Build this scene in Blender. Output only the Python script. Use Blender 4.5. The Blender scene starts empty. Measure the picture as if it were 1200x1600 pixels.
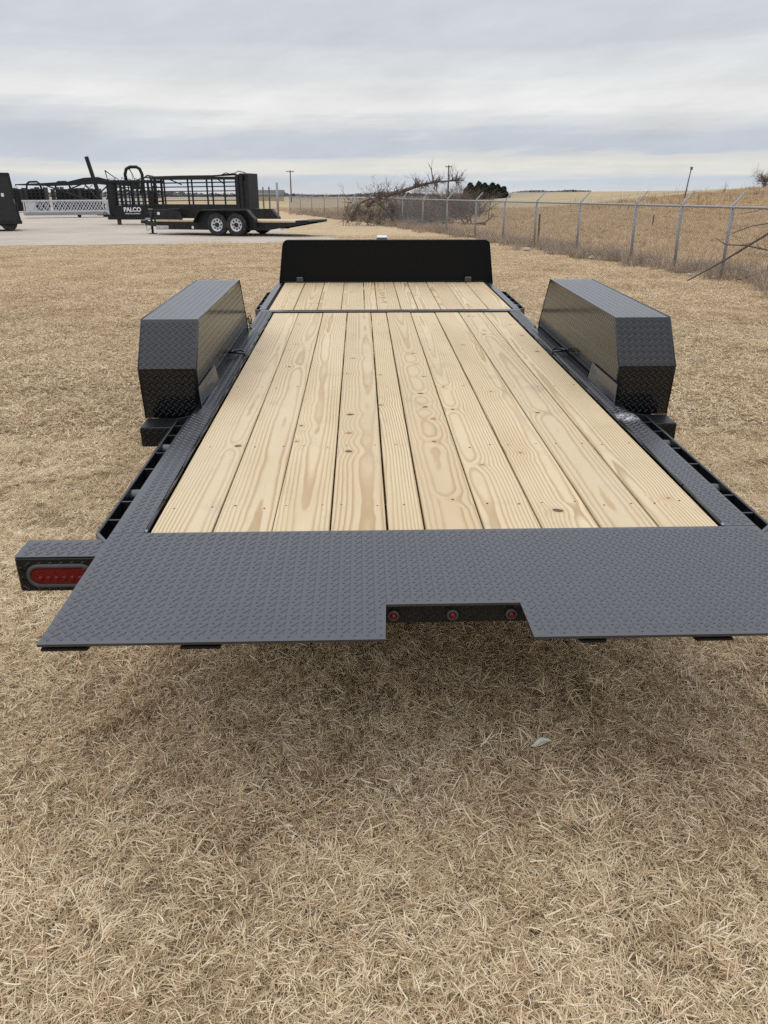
import bpy, math, random
import numpy as np
from mathutils import Vector, Matrix

R = math.radians
random.seed(7)
rng = np.random.default_rng(11)
scene = bpy.context.scene
col = scene.collection

# ------------------------------------------------------------------ camera
TILT = R(2.044)                      # the trailer stands nose-up by two degrees
CAM_H = 1.60
cd = bpy.data.cameras.new("camera")
cd.sensor_fit = 'VERTICAL'
cd.sensor_height = 36.0
cd.lens = 36.0 * 1202 / 1600
cd.clip_start = 0.05
cd.clip_end = 20000
cam = bpy.data.objects.new("camera", cd)
col.objects.link(cam)
cam.location = (0, 0, CAM_H)
cam.rotation_euler = (R(90 - 22.464), 0, R(-1.692))
scene.camera = cam

# ------------------------------------------------------------------ exposure
vs = scene.view_settings
scene.display_settings.display_device = 'sRGB'
vs.view_transform = 'Standard'
vs.look = 'None'
vs.gamma = 1
vs.use_curve_mapping = False
vs.exposure = 0.0
scene.render.engine = 'CYCLES'
scene.cycles.use_denoising = False
scene.cycles.max_bounces = 6
scene.cycles.diffuse_bounces = 3
scene.cycles.glossy_bounces = 3
scene.cycles.transparent_max_bounces = 8

SUN_EL, SUN_AZ = R(66), R(-75)       # azimuth measured from +Y towards +X


# ------------------------------------------------------------------ node helper
class V:
    """a socket with arithmetic"""
    def __init__(s, g, sock): s.g, s.s = g, sock
    def _b(s, op, o, rev=False):
        return s.g.math(op, o, s) if rev else s.g.math(op, s, o)
    def __add__(s, o): return s._b('ADD', o)
    def __radd__(s, o): return s._b('ADD', o, True)
    def __sub__(s, o): return s._b('SUBTRACT', o)
    def __rsub__(s, o): return s._b('SUBTRACT', o, True)
    def __mul__(s, o): return s._b('MULTIPLY', o)
    def __rmul__(s, o): return s._b('MULTIPLY', o, True)
    def __truediv__(s, o): return s._b('DIVIDE', o)
    def __pow__(s, o): return s._b('POWER', o)


class G:
    def __init__(s, nt):
        s.nt, s.n, s.l = nt, nt.nodes, nt.links
        s.n.clear()
    def node(s, t, **kw):
        x = s.n.new(t)
        for k, v in kw.items(): setattr(x, k, v)
        return x
    def put(s, sock, v):
        if isinstance(v, V): s.l.new(v.s, sock)
        elif v is not None:
            if hasattr(sock, 'default_value'):
                if hasattr(sock.default_value, '__len__') and not hasattr(v, '__len__'): v = (v, v, v)
                if hasattr(v, '__len__') and len(sock.default_value) == 4 and len(v) == 3: v = (*v, 1)
                sock.default_value = v
    def math(s, op, a, b=0.0, c=0.0, clamp=False):
        x = s.node('ShaderNodeMath', operation=op, use_clamp=clamp)
        for i, v in enumerate((a, b, c)): s.put(x.inputs[i], v)
        return V(s, x.outputs[0])
    def clamp(s, a): return s.math('ADD', a, 0.0, clamp=True)
    def xyz(s, a):
        x = s.node('ShaderNodeSeparateXYZ'); s.put(x.inputs[0], a)
        return [V(s, o) for o in x.outputs]
    def vec(s, x=0., y=0., z=0.):
        n = s.node('ShaderNodeCombineXYZ')
        for i, v in enumerate((x, y, z)): s.put(n.inputs[i], v)
        return V(s, n.outputs[0])
    def noise(s, vec, scale=1., detail=2., rough=.5, dist=0., out=0):
        n = s.node('ShaderNodeTexNoise')
        s.put(n.inputs['Vector'], vec); n.inputs['Scale'].default_value = scale
        n.inputs['Detail'].default_value = detail; n.inputs['Roughness'].default_value = rough
        n.inputs['Distortion'].default_value = dist
        return V(s, n.outputs[out])
    def ramp(s, f, stops, interp='LINEAR'):
        n = s.node('ShaderNodeValToRGB'); s.put(n.inputs[0], f)
        cr = n.color_ramp; cr.interpolation = interp
        while len(cr.elements) < len(stops): cr.elements.new(0.5)
        for e, (p, c) in zip(cr.elements, stops):
            e.position = p; e.color = (c, c, c, 1) if not hasattr(c, '__len__') else (*c, 1)
        return V(s, n.outputs[0])
    def step(s, f, a, b):
        n = s.node('ShaderNodeMapRange', interpolation_type='SMOOTHSTEP'); s.put(n.inputs[0], f)
        n.inputs[1].default_value = a; n.inputs[2].default_value = b
        return V(s, n.outputs[0])
    def mix(s, f, a, b, blend='MIX'):
        n = s.node('ShaderNodeMix', data_type='RGBA', blend_type=blend)
        s.put(n.inputs[0], f); s.put(n.inputs[6], a); s.put(n.inputs[7], b)
        return V(s, n.outputs[2])
    def objco(s): return V(s, s.node('ShaderNodeTexCoord').outputs['Object'])
    def pos(s): return V(s, s.node('ShaderNodeNewGeometry').outputs['Position'])
    def rand(s): return V(s, s.node('ShaderNodeObjectInfo').outputs['Random'])
    def attr(s, name, out=2):
        return V(s, s.node('ShaderNodeAttribute', attribute_name=name).outputs[out])
    def bump(s, h, strength=.3, dist=.002):
        n = s.node('ShaderNodeBump'); s.put(n.inputs['Height'], h)
        n.inputs['Strength'].default_value = strength; n.inputs['Distance'].default_value = dist
        return V(s, n.outputs[0])
    def out(s, color, rough=.5, metallic=0., normal=None, spec=.5, coat=0., coat_rough=.1, **kw):
        p = s.node('ShaderNodeBsdfPrincipled'); o = s.node('ShaderNodeOutputMaterial')
        s.put(p.inputs['Base Color'], color); s.put(p.inputs['Roughness'], rough)
        s.put(p.inputs['Metallic'], metallic); s.put(p.inputs['Specular IOR Level'], spec)
        s.put(p.inputs['Coat Weight'], coat); s.put(p.inputs['Coat Roughness'], coat_rough)
        if normal is not None: s.put(p.inputs['Normal'], normal)
        for k, v in kw.items(): s.put(p.inputs[k.replace('_', ' ')], v)
        s.l.new(p.outputs[0], o.inputs[0])


def mat(name):
    m = bpy.data.materials.new(name); m.use_nodes = True
    return m, G(m.node_tree)


# ------------------------------------------------------------------ sky
w = bpy.data.worlds.new("World"); scene.world = w; w.use_nodes = True
g = G(w.node_tree)
d = V(g, g.node('ShaderNodeTexCoord').outputs['Generated'])
dx, dy, dz = g.xyz(d)
el = g.math('MAXIMUM', dz, 0.0)
n1 = g.noise(g.vec(dx * 2.0, dy * 2.0, dz * 15 - dx * 1.6), 1.0, 5, .60)
n2 = g.noise(g.vec(dx * 3.2 + 7, dy * 3.2, dz * 75), 1.0, 5, .62)
n3 = g.noise(g.vec(dx * 5.5, dy * 5.5 + 3, dz * 19 - dx * 3), 1.0, 7, .64)
fade = g.step(el, .0, .06)
e2 = el + (n1 - .5) * .085 * fade + (n2 - .5) * .034 * g.step(el, .0, .02)
base = g.ramp(g.math('DIVIDE', e2, .30), [
    (0.00, (.68, .70, .72)), (.045, (.585, .64, .71)), (.085, (.78, .77, .72)), (.115, (.71, .715, .705)),
    (.15, (.56, .605, .68)), (.20, (.565, .605, .67)), (.26, (.70, .715, .73)), (.32, (.85, .85, .835)),
    (.42, (.74, .755, .77)), (.54, (.62, .65, .70)), (1.0, (.60, .63, .69))], 'EASE')
# the stratus thickens and thins in slow wisps
wisp = .80 + n3 * .40
lum = wisp * (1.0 + 1.25 * g.step(el, .14, .60))     # overcast sky: the zenith is brighter than the rim
cloud = g.mix(1.0, base, g.vec(lum, lum, lum), 'MULTIPLY')
cloud10 = g.mix(1.0, cloud, (10., 10., 10.), 'MULTIPLY')
sky = g.node('ShaderNodeTexSky', sky_type='NISHITA', sun_disc=False)
sky.sun_elevation = SUN_EL; sky.sun_rotation = SUN_AZ
skyc = g.mix(.94, V(g, sky.outputs[0]), cloud10)
bg = g.node('ShaderNodeBackground'); g.put(bg.inputs[0], skyc); bg.inputs[1].default_value = .1
wo = g.node('ShaderNodeOutputWorld'); g.l.new(bg.outputs[0], wo.inputs[0])

# ------------------------------------------------------------------ sun behind the cloud
sl = bpy.data.lights.new("sun", 'SUN'); sl.energy = 0.75; sl.angle = R(75); sl.color = (1, .95, .87)
sun = bpy.data.objects.new("sun", sl); col.objects.link(sun)
sd = Vector((math.sin(SUN_AZ) * math.cos(SUN_EL), math.cos(SUN_AZ) * math.cos(SUN_EL), math.sin(SUN_EL)))
sun.rotation_euler = (-sd).to_track_quat('-Z', 'Y').to_euler()
sun.location = (0, 0, 30)


# ------------------------------------------------------------------ mesh helpers
class MB:
    def __init__(s): s.v, s.f = [], []
    def add(s, vs_, fs):
        b = len(s.v); s.v += [tuple(p) for p in vs_]; s.f += [tuple(i + b for i in f) for f in fs]
        return s
    def box(s, lo, hi):
        x0, y0, z0 = lo; x1, y1, z1 = hi
        return s.add([(x0, y0, z0), (x1, y0, z0), (x1, y1, z0), (x0, y1, z0), (x0, y0, z1), (x1, y0, z1), (x1, y1, z1), (x0, y1, z1)],
                     [(0, 3, 2, 1), (4, 5, 6, 7), (0, 1, 5, 4), (1, 2, 6, 5), (2, 3, 7, 6), (3, 0, 4, 7)])
    def bbox(s, lo, hi, b=.003):
        """box with its edges broken by a chamfer"""
        lo, hi = np.array(lo, float), np.array(hi, float)
        b = min(b, *(0.45 * (hi - lo)))
        vs_, idx = [], {}
        for i in range(8):
            sg = [(i >> k) & 1 for k in range(3)]
            for ax in range(3):
                p = [(hi[k] if sg[k] else lo[k]) for k in range(3)]
                for k in range(3):
                    if k != ax: p[k] += -b if sg[k] else b
                idx[(i, ax)] = len(vs_); vs_.append(p)
        fs = []
        for ax in range(3):
            u, v = (ax + 1) % 3, (ax + 2) % 3
            for sd_ in (0, 1):
                q = [sum(((sd_ << ax), (a << u), (c << v))) for a, c in ((0, 0), (1, 0), (1, 1), (0, 1))]
                f = [idx[(i, ax)] for i in q]
                fs.append(f if sd_ else f[::-1])
        for ax in range(3):
            u, v = (ax + 1) % 3, (ax + 2) % 3
            for a in (0, 1):
                for c in (0, 1):
                    i0 = (a << u) | (c << v); i1 = i0 | (1 << ax)
                    f = [idx[(i0, u)], idx[(i1, u)], idx[(i1, v)], idx[(i0, v)]]
                    fs.append(f if a == c else f[::-1])
        for i in range(8):
            f = [idx[(i, 0)], idx[(i, 1)], idx[(i, 2)]]
            fs.append(f if bin(i).count('1') % 2 else f[::-1])
        return s.add(vs_, fs)
    def bar(s, a, b, w_, h_, up=(0, 0, 1)):
        """rectangular bar from a to b"""
        a, b = Vector(a), Vector(b); d_ = (b - a).normalized(); up = Vector(up)
        if abs(d_.dot(up)) > .95: up = Vector((0, 1, 0))
        x = d_.cross(up).normalized(); z = x.cross(d_)
        vs_ = []
        for p in (a, b):
            for i, j in ((-1, -1), (1, -1), (1, 1), (-1, 1)): vs_.append(p + x * (i * w_ / 2) + z * (j * h_ / 2))
        return s.add(vs_, [(0, 3, 2, 1)[::-1], (4, 5, 6, 7)[::-1], (0, 1, 5, 4)[::-1], (1, 2, 6, 5)[::-1], (2, 3, 7, 6)[::-1], (3, 0, 4, 7)[::-1]])
    def tube(s, pts, r, n=8, close=False, caps=True):
        pts = [Vector(p) for p in pts]; m = len(pts)
        rr = r if hasattr(r, '__len__') else [r] * m
        base_i = len(s.v); ref = None
        for i, p in enumerate(pts):
            if close: t = pts[(i + 1) % m] - pts[i - 1]
            else: t = pts[min(i + 1, m - 1)] - pts[max(i - 1, 0)]
            t = t.normalized() if t.length > 1e-9 else Vector((0, 0, 1))
            if ref is None: ref = Vector((0, 0, 1)) if abs(t.z) < .9 else Vector((1, 0, 0))
            x = t.cross(ref)
            x = x.normalized() if x.length > 1e-6 else t.orthogonal().normalized()
            y = x.cross(t); ref = y
            for k in range(n):
                a = 2 * math.pi * k / n
                s.v.append(tuple(p + x * (math.cos(a) * rr[i]) + y * (math.sin(a) * rr[i])))
        for i in range(m if close else m - 1):
            for k in range(n):
                a, b_ = base_i + i * n, base_i + ((i + 1) % m) * n
                s.f.append((a + k, a + (k + 1) % n, b_ + (k + 1) % n, b_ + k))
        if caps and not close:
            s.f.append(tuple(base_i + k for k in range(n))[::-1])
            s.f.append(tuple(base_i + (m - 1) * n + k for k in range(n)))
        return s
    def prism(s, poly, ax, a, b):
        """polygon (2-D) swept along axis ax from a to b"""
        def P(p, h):
            q = list(p); q.insert(ax, h); return q
        n = len(poly)
        return s.add([P(p, a) for p in poly] + [P(p, b) for p in poly],
                     [tuple(range(n)), tuple(range(2 * n - 1, n - 1, -1))] + [(i, n + i, n + (i + 1) % n, (i + 1) % n) for i in range(n)])
    def lathe(s, prof, n=24, c=(0, 0, 0), ax=0):
        """profile of (radius, height) turned round axis ax"""
        b = len(s.v); m = len(prof)
        for i in range(n):
            t = 2 * math.pi * i / n
            for r_, h in prof:
                q = [r_ * math.cos(t), r_ * math.sin(t)]; q.insert(ax, h)
                s.v.append(tuple(q[k] + c[k] for k in range(3)))
        for i in range(n):
            for j in range(m - 1):
                p, q = b + i * m, b + ((i + 1) % n) * m
                s.f.append((p + j, q + j, q + j + 1, p + j + 1))
        return s
    def mesh(s, name, material, smooth=False):
        me = bpy.data.meshes.new(name); me.from_pydata(s.v, [], s.f)
        if material: me.materials.append(material)
        import bmesh
        bm = bmesh.new(); bm.from_mesh(me); bmesh.ops.recalc_face_normals(bm, faces=bm.faces); bm.to_mesh(me); bm.free()
        if smooth: me.polygons.foreach_set('use_smooth', [True] * len(me.polygons))
        return me
    def build(s, name, material, parent=None, loc=None, smooth=False, angle=None):
        me = s.mesh(name, material, smooth)
        if angle: me.set_sharp_from_angle(angle=R(angle))
        return link(name, me, parent, loc)


def link(name, me, parent=None, loc=None):
    o = bpy.data.objects.new(name, me); col.objects.link(o)
    if parent: o.parent = parent
    if loc is not None: o.location = loc
    return o


def tag(o, label=None, cat=None, group=None, kind=None):
    if label: o['label'] = label
    if cat: o['category'] = cat
    if group: o['group'] = group
    if kind: o['kind'] = kind
    return o


def empty(name, loc, label, cat, group=None, rot=(0, 0, 0)):
    o = bpy.data.objects.new(name, None); col.objects.link(o)
    o.location = loc; o.rotation_euler = rot; o.empty_display_size = .2
    return tag(o, label, cat, group)


def copy_tree(o, parent=None):
    c = o.copy(); col.objects.link(c)
    if parent: c.parent = parent
    for ch in list(o.children): copy_tree(ch, c)
    return c


# ------------------------------------------------------------------ materials
def paint(name, base, rough, spec=.5, dust=.0, grain=0.15):
    m, g = mat(name); p = g.objco()
    n = g.noise(p, 9, 5, .6); f = g.noise(p, 700, 2, .5)
    c = g.mix(g.clamp((n - .45) * 2.2) * dust, base, (.20, .175, .14))
    g.out(c, rough + (n - .5) * .16, 0, g.bump(f, grain, .0004), spec)
    return m


M = {}
M['black'] = paint('black_gloss_paint', (.012, .0125, .014), .24, .5, .06)
M['deck_black'] = None
M['rail_black'] = paint('black_rail_paint', (.006, .0065, .0075), .3, .5, .03)
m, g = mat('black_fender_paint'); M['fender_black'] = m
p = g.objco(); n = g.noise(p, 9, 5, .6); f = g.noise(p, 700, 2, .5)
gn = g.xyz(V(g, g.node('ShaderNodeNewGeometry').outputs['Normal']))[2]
top_sheen = g.step(gn, .80, .97) * (.16 + n * .20)            # sky sheen of the flat top, painted in as paler colour
c = g.mix(g.clamp((n - .45) * 2.2) * .012 + top_sheen, (.0038, .0044, .0058), (.24, .235, .23))
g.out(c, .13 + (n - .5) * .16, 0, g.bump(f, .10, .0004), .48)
M['wall_black'] = paint('black_wall_paint', (.0045, .0045, .005), .5, .14, .0)
M['frame_black'] = paint('black_frame_paint', (.005, .005, .0055), .40, .28, .05)
M['far_black'] = paint('weathered_black_paint', (.0095, .0105, .011), .5, .28, .12)
M['bare'] = paint('bare_steel', (.30, .30, .31), .4, .5, .2)
M['rubber'] = paint('rubber', (.016, .016, .016), .75, .3, .35)
M['grey_rubber'] = paint('grey_rubber', (.05, .05, .048), .55, .4, .2)
M['white'] = paint('white_enamel', (.72, .72, .70), .35, .5, .25)
M['rim'] = paint('silver_rim_paint', (.62, .62, .63), .35, .6, .2)
M['plank_dull'] = paint('weathered_board', (.42, .35, .26), .7, .2, .3)
M['stake'] = paint('rusty_stake', (.07, .04, .03), .8, .2, .3)
M['rock'] = paint('pale_stone', (.42, .39, .34), .9, .2, .3)
M['roof'] = paint('far_shed_roof', (.085, .095, .10), .7, .2, .2)
M['paper'] = paint('dry_corn_husk', (.60, .55, .45), .8, .2, .2)

m, g = mat('galvanised_steel'); M['galv'] = m
n = g.noise(g.objco(), 30, 4, .6)
g.out(g.ramp(n, [(.3, (.19, .20, .21)), (.7, (.34, .35, .36))]), .55, .35)
m, g = mat('galvanised_wire'); M['wire'] = m
g.out((.20, .20, .20), .6, .2)
m, g = mat('aluminium'); M['alu'] = m
n = g.noise(g.objco(), 6, 4, .6)
g.out(g.ramp(n, [(.3, (.40, .41, .42)), (.7, (.58, .59, .60))]), .5, .1)

def deck_paint(name, smear):
    """satin black plate paint: road dust, faint boot scuffs, a few chips"""
    m, g = mat(name)
    p = g.objco(); x, y, z = g.xyz(p)
    n = g.noise(p, 7, 6, .62); f = g.noise(p, 700, 2, .5); s_ = g.noise(p, 90, 4, .7)
    sc = g.noise(g.vec(x * 5 + y * 3, y * 34 - x * 20, z * 9), 1, 5, .68)
    chips = g.step(g.noise(p, 55, 5, .72), .735, .76)
    dust = g.clamp((n - .46) * 2.4) * .085 + g.step(sc, .60, .76) * .07
    c = g.mix(dust, (.0185, .0198, .0240), (.22, .20, .175))
    c = g.mix(chips * .55, c, (.34, .33, .31))
    r_ = .25 + (n - .5) * .22 + g.step(sc, .56, .74) * .14
    if smear:
        mask = g.step(g.math('SQRT', (x - .965) * (x - .965) * 1.2 + (y - 1.14) * (y - 1.14)), .085, .02) * g.step(s_, .47, .60)
        c = g.mix(mask, c, (.62, .61, .58)); r_ = r_ + mask * .4
    g.out(c, r_, 0, g.bump(f, .25, .0004), .80)
    return m
M['deck_black'] = deck_paint('black_deck_paint', False)
M['deck_scuffed'] = deck_paint('smeared_deck_paint', True)

m, g = mat('red_lens'); M['red'] = m
p = g.objco(); n = g.noise(p, 120, 2, .5)
g.out(g.mix(n, (.085, .0004, .0008), (.15, .001, .0015)), .16, 0, None, .25, .15, .05)
m, g = mat('lamp_reflector'); M['reflector'] = m
g.out((.55, .02, .02), .25, .4)

# sawn pine ----------------------------------------------------------
m, g = mat('sawn_pine'); M['wood'] = m
p = g.objco(); x, y, z = g.xyz(p); rnd = g.rand()
r2 = g.math('FRACT', rnd * 7.31); r3 = g.math('FRACT', rnd * 17.77); r4 = g.math('FRACT', rnd * 39.13)
Y = y + rnd * 53.0
v = g.node('ShaderNodeTexVoronoi', voronoi_dimensions='2D', feature='F1')
wob = g.noise(g.vec(x * 14, Y * 14, 0), 1, 2, .5)
g.put(v.inputs['Vector'], g.vec(x * 4.3 + r2 * 9 + (wob - .5) * .12, Y * 4.3, 0)); v.inputs['Scale'].default_value = 1
kd = V(g, v.outputs['Distance']); kc = g.xyz(V(g, v.outputs['Color']))
has = g.math('LESS_THAN', kc[0], .21)
near = g.math('EXPONENT', kd * kd * -14.0) * has
a1 = g.noise(g.vec(0, Y * .30, rnd * 31), 1, 2, .5)
a2 = g.noise(g.vec(5, Y * .42, rnd * 17), 1, 3, .5)
a3 = g.noise(g.vec(x * 7, Y * 1.6, rnd * 11), 1, 3, .5)
xo = x - (r2 - .5) * .16 - (a1 - .5) * .12
dep = .036 + r3 * .055 + (y + 1.9) * (r4 - .5) * .020 + (a2 - .5) * .060
rad = g.math('SQRT', xo * xo + dep * dep) + (a3 - .5) * .009 + near * .011
ring = g.math('FRACT', rad * 92.0 + (g.noise(g.vec(x * 30, Y * 7, 0), 1, 2, .5) - .5) * .35)
fine = g.noise(g.vec(x * 420, Y * 9, 0), 1, 3, .6)
late = g.step(ring, .36, .82) * (1.0 - g.step(ring, .88, 1.0))
widev = g.noise(g.vec(x * 5, Y * .9, rnd * 5), 1, 3, .55)
late = late * (.55 + .55 * g.step(widev, .3, .7))
tone = g.noise(g.vec(x * 3, Y * .8, rnd * 23), 1, 4, .6)
early = g.ramp(tone, [(.25, (.50, .38, .222)), (.5, (.60, .475, .292)), (.75, (.66, .54, .355))])
early = g.mix(g.clamp((r4 - .3) * .9), early, (.60, .50, .345))
early = g.mix(g.clamp((r3 - .55) * 1.2), early, (.50, .375, .225))
latec = g.mix(rnd, (.355, .235, .105), (.415, .28, .145))
c = g.mix(late * .92, early, latec)
c = g.mix((fine - .5) * .5 + .12, c, (.40, .29, .16))
# band-saw marks and handling dirt
saw = g.noise(g.vec(x * 3, Y * 240, 0), 1, 2, .5)
c = g.mix(g.clamp((saw - .52) * 1.1), c, (.43, .34, .22))
dirt = g.noise(g.vec(x * 7 + 3, Y * 3.4, rnd * 9), 1, 6, .68)
c = g.mix(g.step(dirt, .52, .76) * .50, c, (.33, .27, .195))
# knots
kr = .026 + kc[1] * .04
c = g.mix(g.step(kd, .16, .05) * has * .45, c, (.45, .29, .14))
kin = has * (1.0 - g.math('GREATER_THAN', kd, kr))
c = g.mix(kin * .85, c, g.mix(g.step(kc[2], .25, .6), (.27, .15, .065), (.03, .018, .012)))
h = late * .35 + saw * .5 + fine * .35 - kin * .6
g.out(c, .62 + (dirt - .5) * .2, 0, g.bump(h, .35, .0012), .28)

m, g = mat('pine_end_shadow_gap'); M['gap'] = m
g.out((.03, .024, .018), .9, 0, None, .1)

# dry grass blades -----------------------------------------------------
def grass_mat(name, stops, tint_noise=.45, patch=None):
    m, g = mat(name)
    t = g.attr('tint'); p = g.pos(); rnd = g.rand()
    big = g.noise(p, .8, 4, .6); mid = g.noise(p, 4.5, 4, .6)
    f = g.clamp(t * .70 + (big - .5) * tint_noise * 1.7 + (mid - .5) * tint_noise * 1.6 + .15)
    c = g.ramp(f, stops)
    hue = g.noise(p, 1.7, 3, .55)
    c = g.mix(g.step(hue, .50, .70) * .18, c, (.47, .32, .195))
    grn = g.noise(p, .33, 3, .55)
    c = g.mix(g.step(grn, .58, .74) * .22, c, (.30, .285, .15))
    d_ = g.node('ShaderNodeBsdfDiffuse'); t_ = g.node('ShaderNodeBsdfTranslucent'); gl = g.node('ShaderNodeBsdfGlossy')
    gl.inputs['Roughness'].default_value = .45
    for q in (d_, t_): g.put(q.inputs['Color'], c)
    mx = g.node('ShaderNodeMixShader'); mx.inputs[0].default_value = .22
    g.l.new(d_.outputs[0], mx.inputs[1]); g.l.new(t_.outputs[0], mx.inputs[2])
    m2 = g.node('ShaderNodeMixShader'); m2.inputs[0].default_value = .035
    g.l.new(mx.outputs[0], m2.inputs[1]); g.l.new(gl.outputs[0], m2.inputs[2])
    o = g.node('ShaderNodeOutputMaterial'); g.l.new(m2.outputs[0], o.inputs[0])
    return m
LAWN = [(0.0, (.15, .085, .042)), (.18, (.42, .28, .15)), (.46, (.71, .55, .345)), (.72, (.85, .71, .485)), (1.0, (.92, .80, .59))]
MOWN = [(0.0, (.22, .143, .08)), (.25, (.46, .33, .19)), (.5, (.64, .485, .30)), (.75, (.76, .615, .41)), (1.0, (.85, .73, .53))]
FIELD = [(0.0, (.21, .13, .075)), (.3, (.46, .315, .18)), (.6, (.62, .455, .265)), (1.0, (.74, .59, .375))]
WEED = [(0.0, (.15, .11, .08)), (.4, (.32, .245, .18)), (.75, (.46, .37, .28)), (1.0, (.58, .50, .39))]
M['grass'] = grass_mat('dry_lawn_blades', LAWN)
M['mown'] = grass_mat('mown_lawn_blades', MOWN)
M['field'] = grass_mat('dry_field_blades', FIELD, .5)
M['weed'] = grass_mat('dead_weed_stalks', WEED, .3)

# ground ---------------------------------------------------------------
m, g = mat('dead_turf'); M['ground'] = m
p = g.pos(); x, y, z = g.xyz(p)
n1 = g.noise(p, .35, 5, .6); n2 = g.noise(p, 3.0, 5, .65); n3 = g.noise(p, 45, 4, .7); n4 = g.noise(g.vec(x * .05, y * .25, 0), 1, 5, .6)
thatch = g.ramp(n3, [(.3, (.10, .07, .043)), (.55, (.26, .19, .115)), (.75, (.40, .31, .20))])
turf = g.ramp(g.clamp(n2 * .5 + n3 * .35 + n1 * .25 - .05), [(.3, (.27, .188, .11)), (.5, (.45, .335, .205)), (.7, (.58, .46, .295))])
lawn = g.mix(g.step(g.math('SQRT', x * x + y * y), 6, 24), thatch, turf)
field = g.ramp(g.clamp(n1 * .45 + n2 * .4 + n4 * .2 - .03), [(.32, (.26, .185, .12)), (.5, (.40, .295, .185)), (.66, (.50, .39, .25))])
stub = g.ramp(n4, [(.35, (.31, .24, .145)), (.65, (.42, .33, .195))])
earth = g.ramp(g.clamp(n2 * .6 + n4 * .5 - .05), [(.3, (.17, .125, .095)), (.55, (.33, .25, .185)), (.75, (.43, .335, .25))])
far = g.ramp(g.noise(g.vec(x * .004, y * .02, 0), 1, 4, .6), [(.35, (.26, .22, .17)), (.5, (.34, .27, .19)), (.65, (.20, .19, .15))])
fence_u = x - (10.3 - .185 * y) + (n2 - .5) * 1.2
c = g.mix(g.step(fence_u, -.5, .6), lawn, field)
c = g.mix(g.step(z + (n1 - .5) * 1.4 + (n2 - .5) * .8, .9, 1.5) * g.step(y, 130, 60), c, earth)
c = g.mix(g.step(y + (n1 - .5) * 30, 78, 95) * g.step(y, 260, 200), c, stub)
c = g.mix(g.step(y, 190, 320), c, far)
g.out(c, .95, 0, g.bump(n3 * .6 + n2, .8, .03), .08)

m, g = mat('old_concrete'); M['concrete'] = m
p = g.pos(); x, y, z = g.xyz(p)
n1 = g.noise(p, .35, 5, .65); n2 = g.noise(g.vec(x * .5, y * 2.2, 0), 1, 5, .65); n3 = g.noise(p, 20, 4, .7)
c = g.ramp(g.clamp(n1 * .5 + n2 * .3 + n3 * .2), [(.3, (.31, .255, .20)), (.5, (.42, .36, .295)), (.7, (.50, .445, .38))])
c = g.mix(g.step(g.noise(g.vec(x * .35, y * 1.6, 4), 1, 6, .7), .60, .72) * .6, c, (.20, .155, .115))
g.out(c, .9, 0, g.bump(n3, .3, .01), .15)

m, g = mat('bark_grey'); M['bark'] = m
n = g.noise(g.objco(), 8, 5, .65)
g.out(g.ramp(n, [(.3, (.07, .056, .047)), (.7, (.19, .155, .13))]), .9, 0, None, .1)
m, g = mat('twig_brown'); M['twig'] = m
n = g.noise(g.objco(), 2, 4, .65)
g.out(g.ramp(n, [(.3, (.085, .064, .052)), (.7, (.20, .155, .125))]), .9, 0, None, .1)
m, g = mat('dark_limb'); M['limb'] = m
n = g.noise(g.objco(), 6, 5, .65)
g.out(g.ramp(n, [(.3, (.05, .038, .033)), (.7, (.13, .10, .09))]), .9, 0, None, .1)
m, g = mat('juniper_green'); M['juniper'] = m
n = g.attr('tint')
g.out(g.ramp(n, [(.0, (.012, .020, .012)), (.6, (.028, .040, .022)), (1.0, (.05, .062, .034))]), .8, 0, None, .15)
m, g = mat('far_woods'); M['woods'] = m
n = g.attr('tint')
g.out(g.ramp(n, [(.0, (.11, .12, .125)), (1.0, (.20, .205, .20))]), .95, 0, None, .05)  # distance haze is mixed into this pale grey


# ------------------------------------------------------------------ terrain
def sm(t):
    t = np.clip(t, 0, 1); return t * t * (3 - 2 * t)


def vnoise(x, y, s):
    x, y = np.asarray(x) * s, np.asarray(y) * s
    return (np.sin(x * 1.7 + 1.3 * np.sin(y * 1.1 + 2)) * np.sin(y * 1.9 + 1.7 * np.sin(x * .9 + 1)) + .5 * np.sin(x * 3.9 + y * 2.7 + 4) * np.sin(y * 4.3 - x * 1.3))


def height(x, y):
    x, y = np.asarray(x, float), np.asarray(y, float)
    u = x - .12 * y
    berm = 2.15 * sm((u - 5) / 34) * sm((y - 27) / 44)
    h = berm * (1 + .09 * vnoise(x, y, .16) + .05 * vnoise(x + 9, y, .5))
    h += sm((np.hypot(x, y) - 130) / 700) * (3.2 * sm((x + 60) / 500) - .6)
    off = x - (10.3 - .185 * y)
    h += .06 * sm((off - .3) / 1.5) * vnoise(x, y, .8)
    return h


rad_ = np.concatenate([np.linspace(0.0, 30, 61)[1:], np.geomspace(30, 130, 90)[1:], np.geomspace(130, 4000, 40)[1:]])
na = 288
ang = np.linspace(0, 2 * np.pi, na, endpoint=False)
gx = np.outer(rad_, np.sin(ang)); gy = np.outer(rad_, np.cos(ang))
gz = height(gx, gy)
verts = [(0, 0, 0)] + list(zip(gx.ravel(), gy.ravel(), gz.ravel()))
faces = [(0, 1 + (k + 1) % na, 1 + k) for k in range(na)]
for i in range(len(rad_) - 1):
    b0, b1 = 1 + i * na, 1 + (i + 1) * na
    faces += [(b0 + k, b0 + (k + 1) % na, b1 + (k + 1) % na, b1 + k) for k in range(na)]
gb = MB(); gb.v, gb.f = verts, faces
ground = gb.build('ground', M['ground'], smooth=True)
tag(ground, 'dead tan turf and rough field running out to the horizon', kind='structure')

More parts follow.
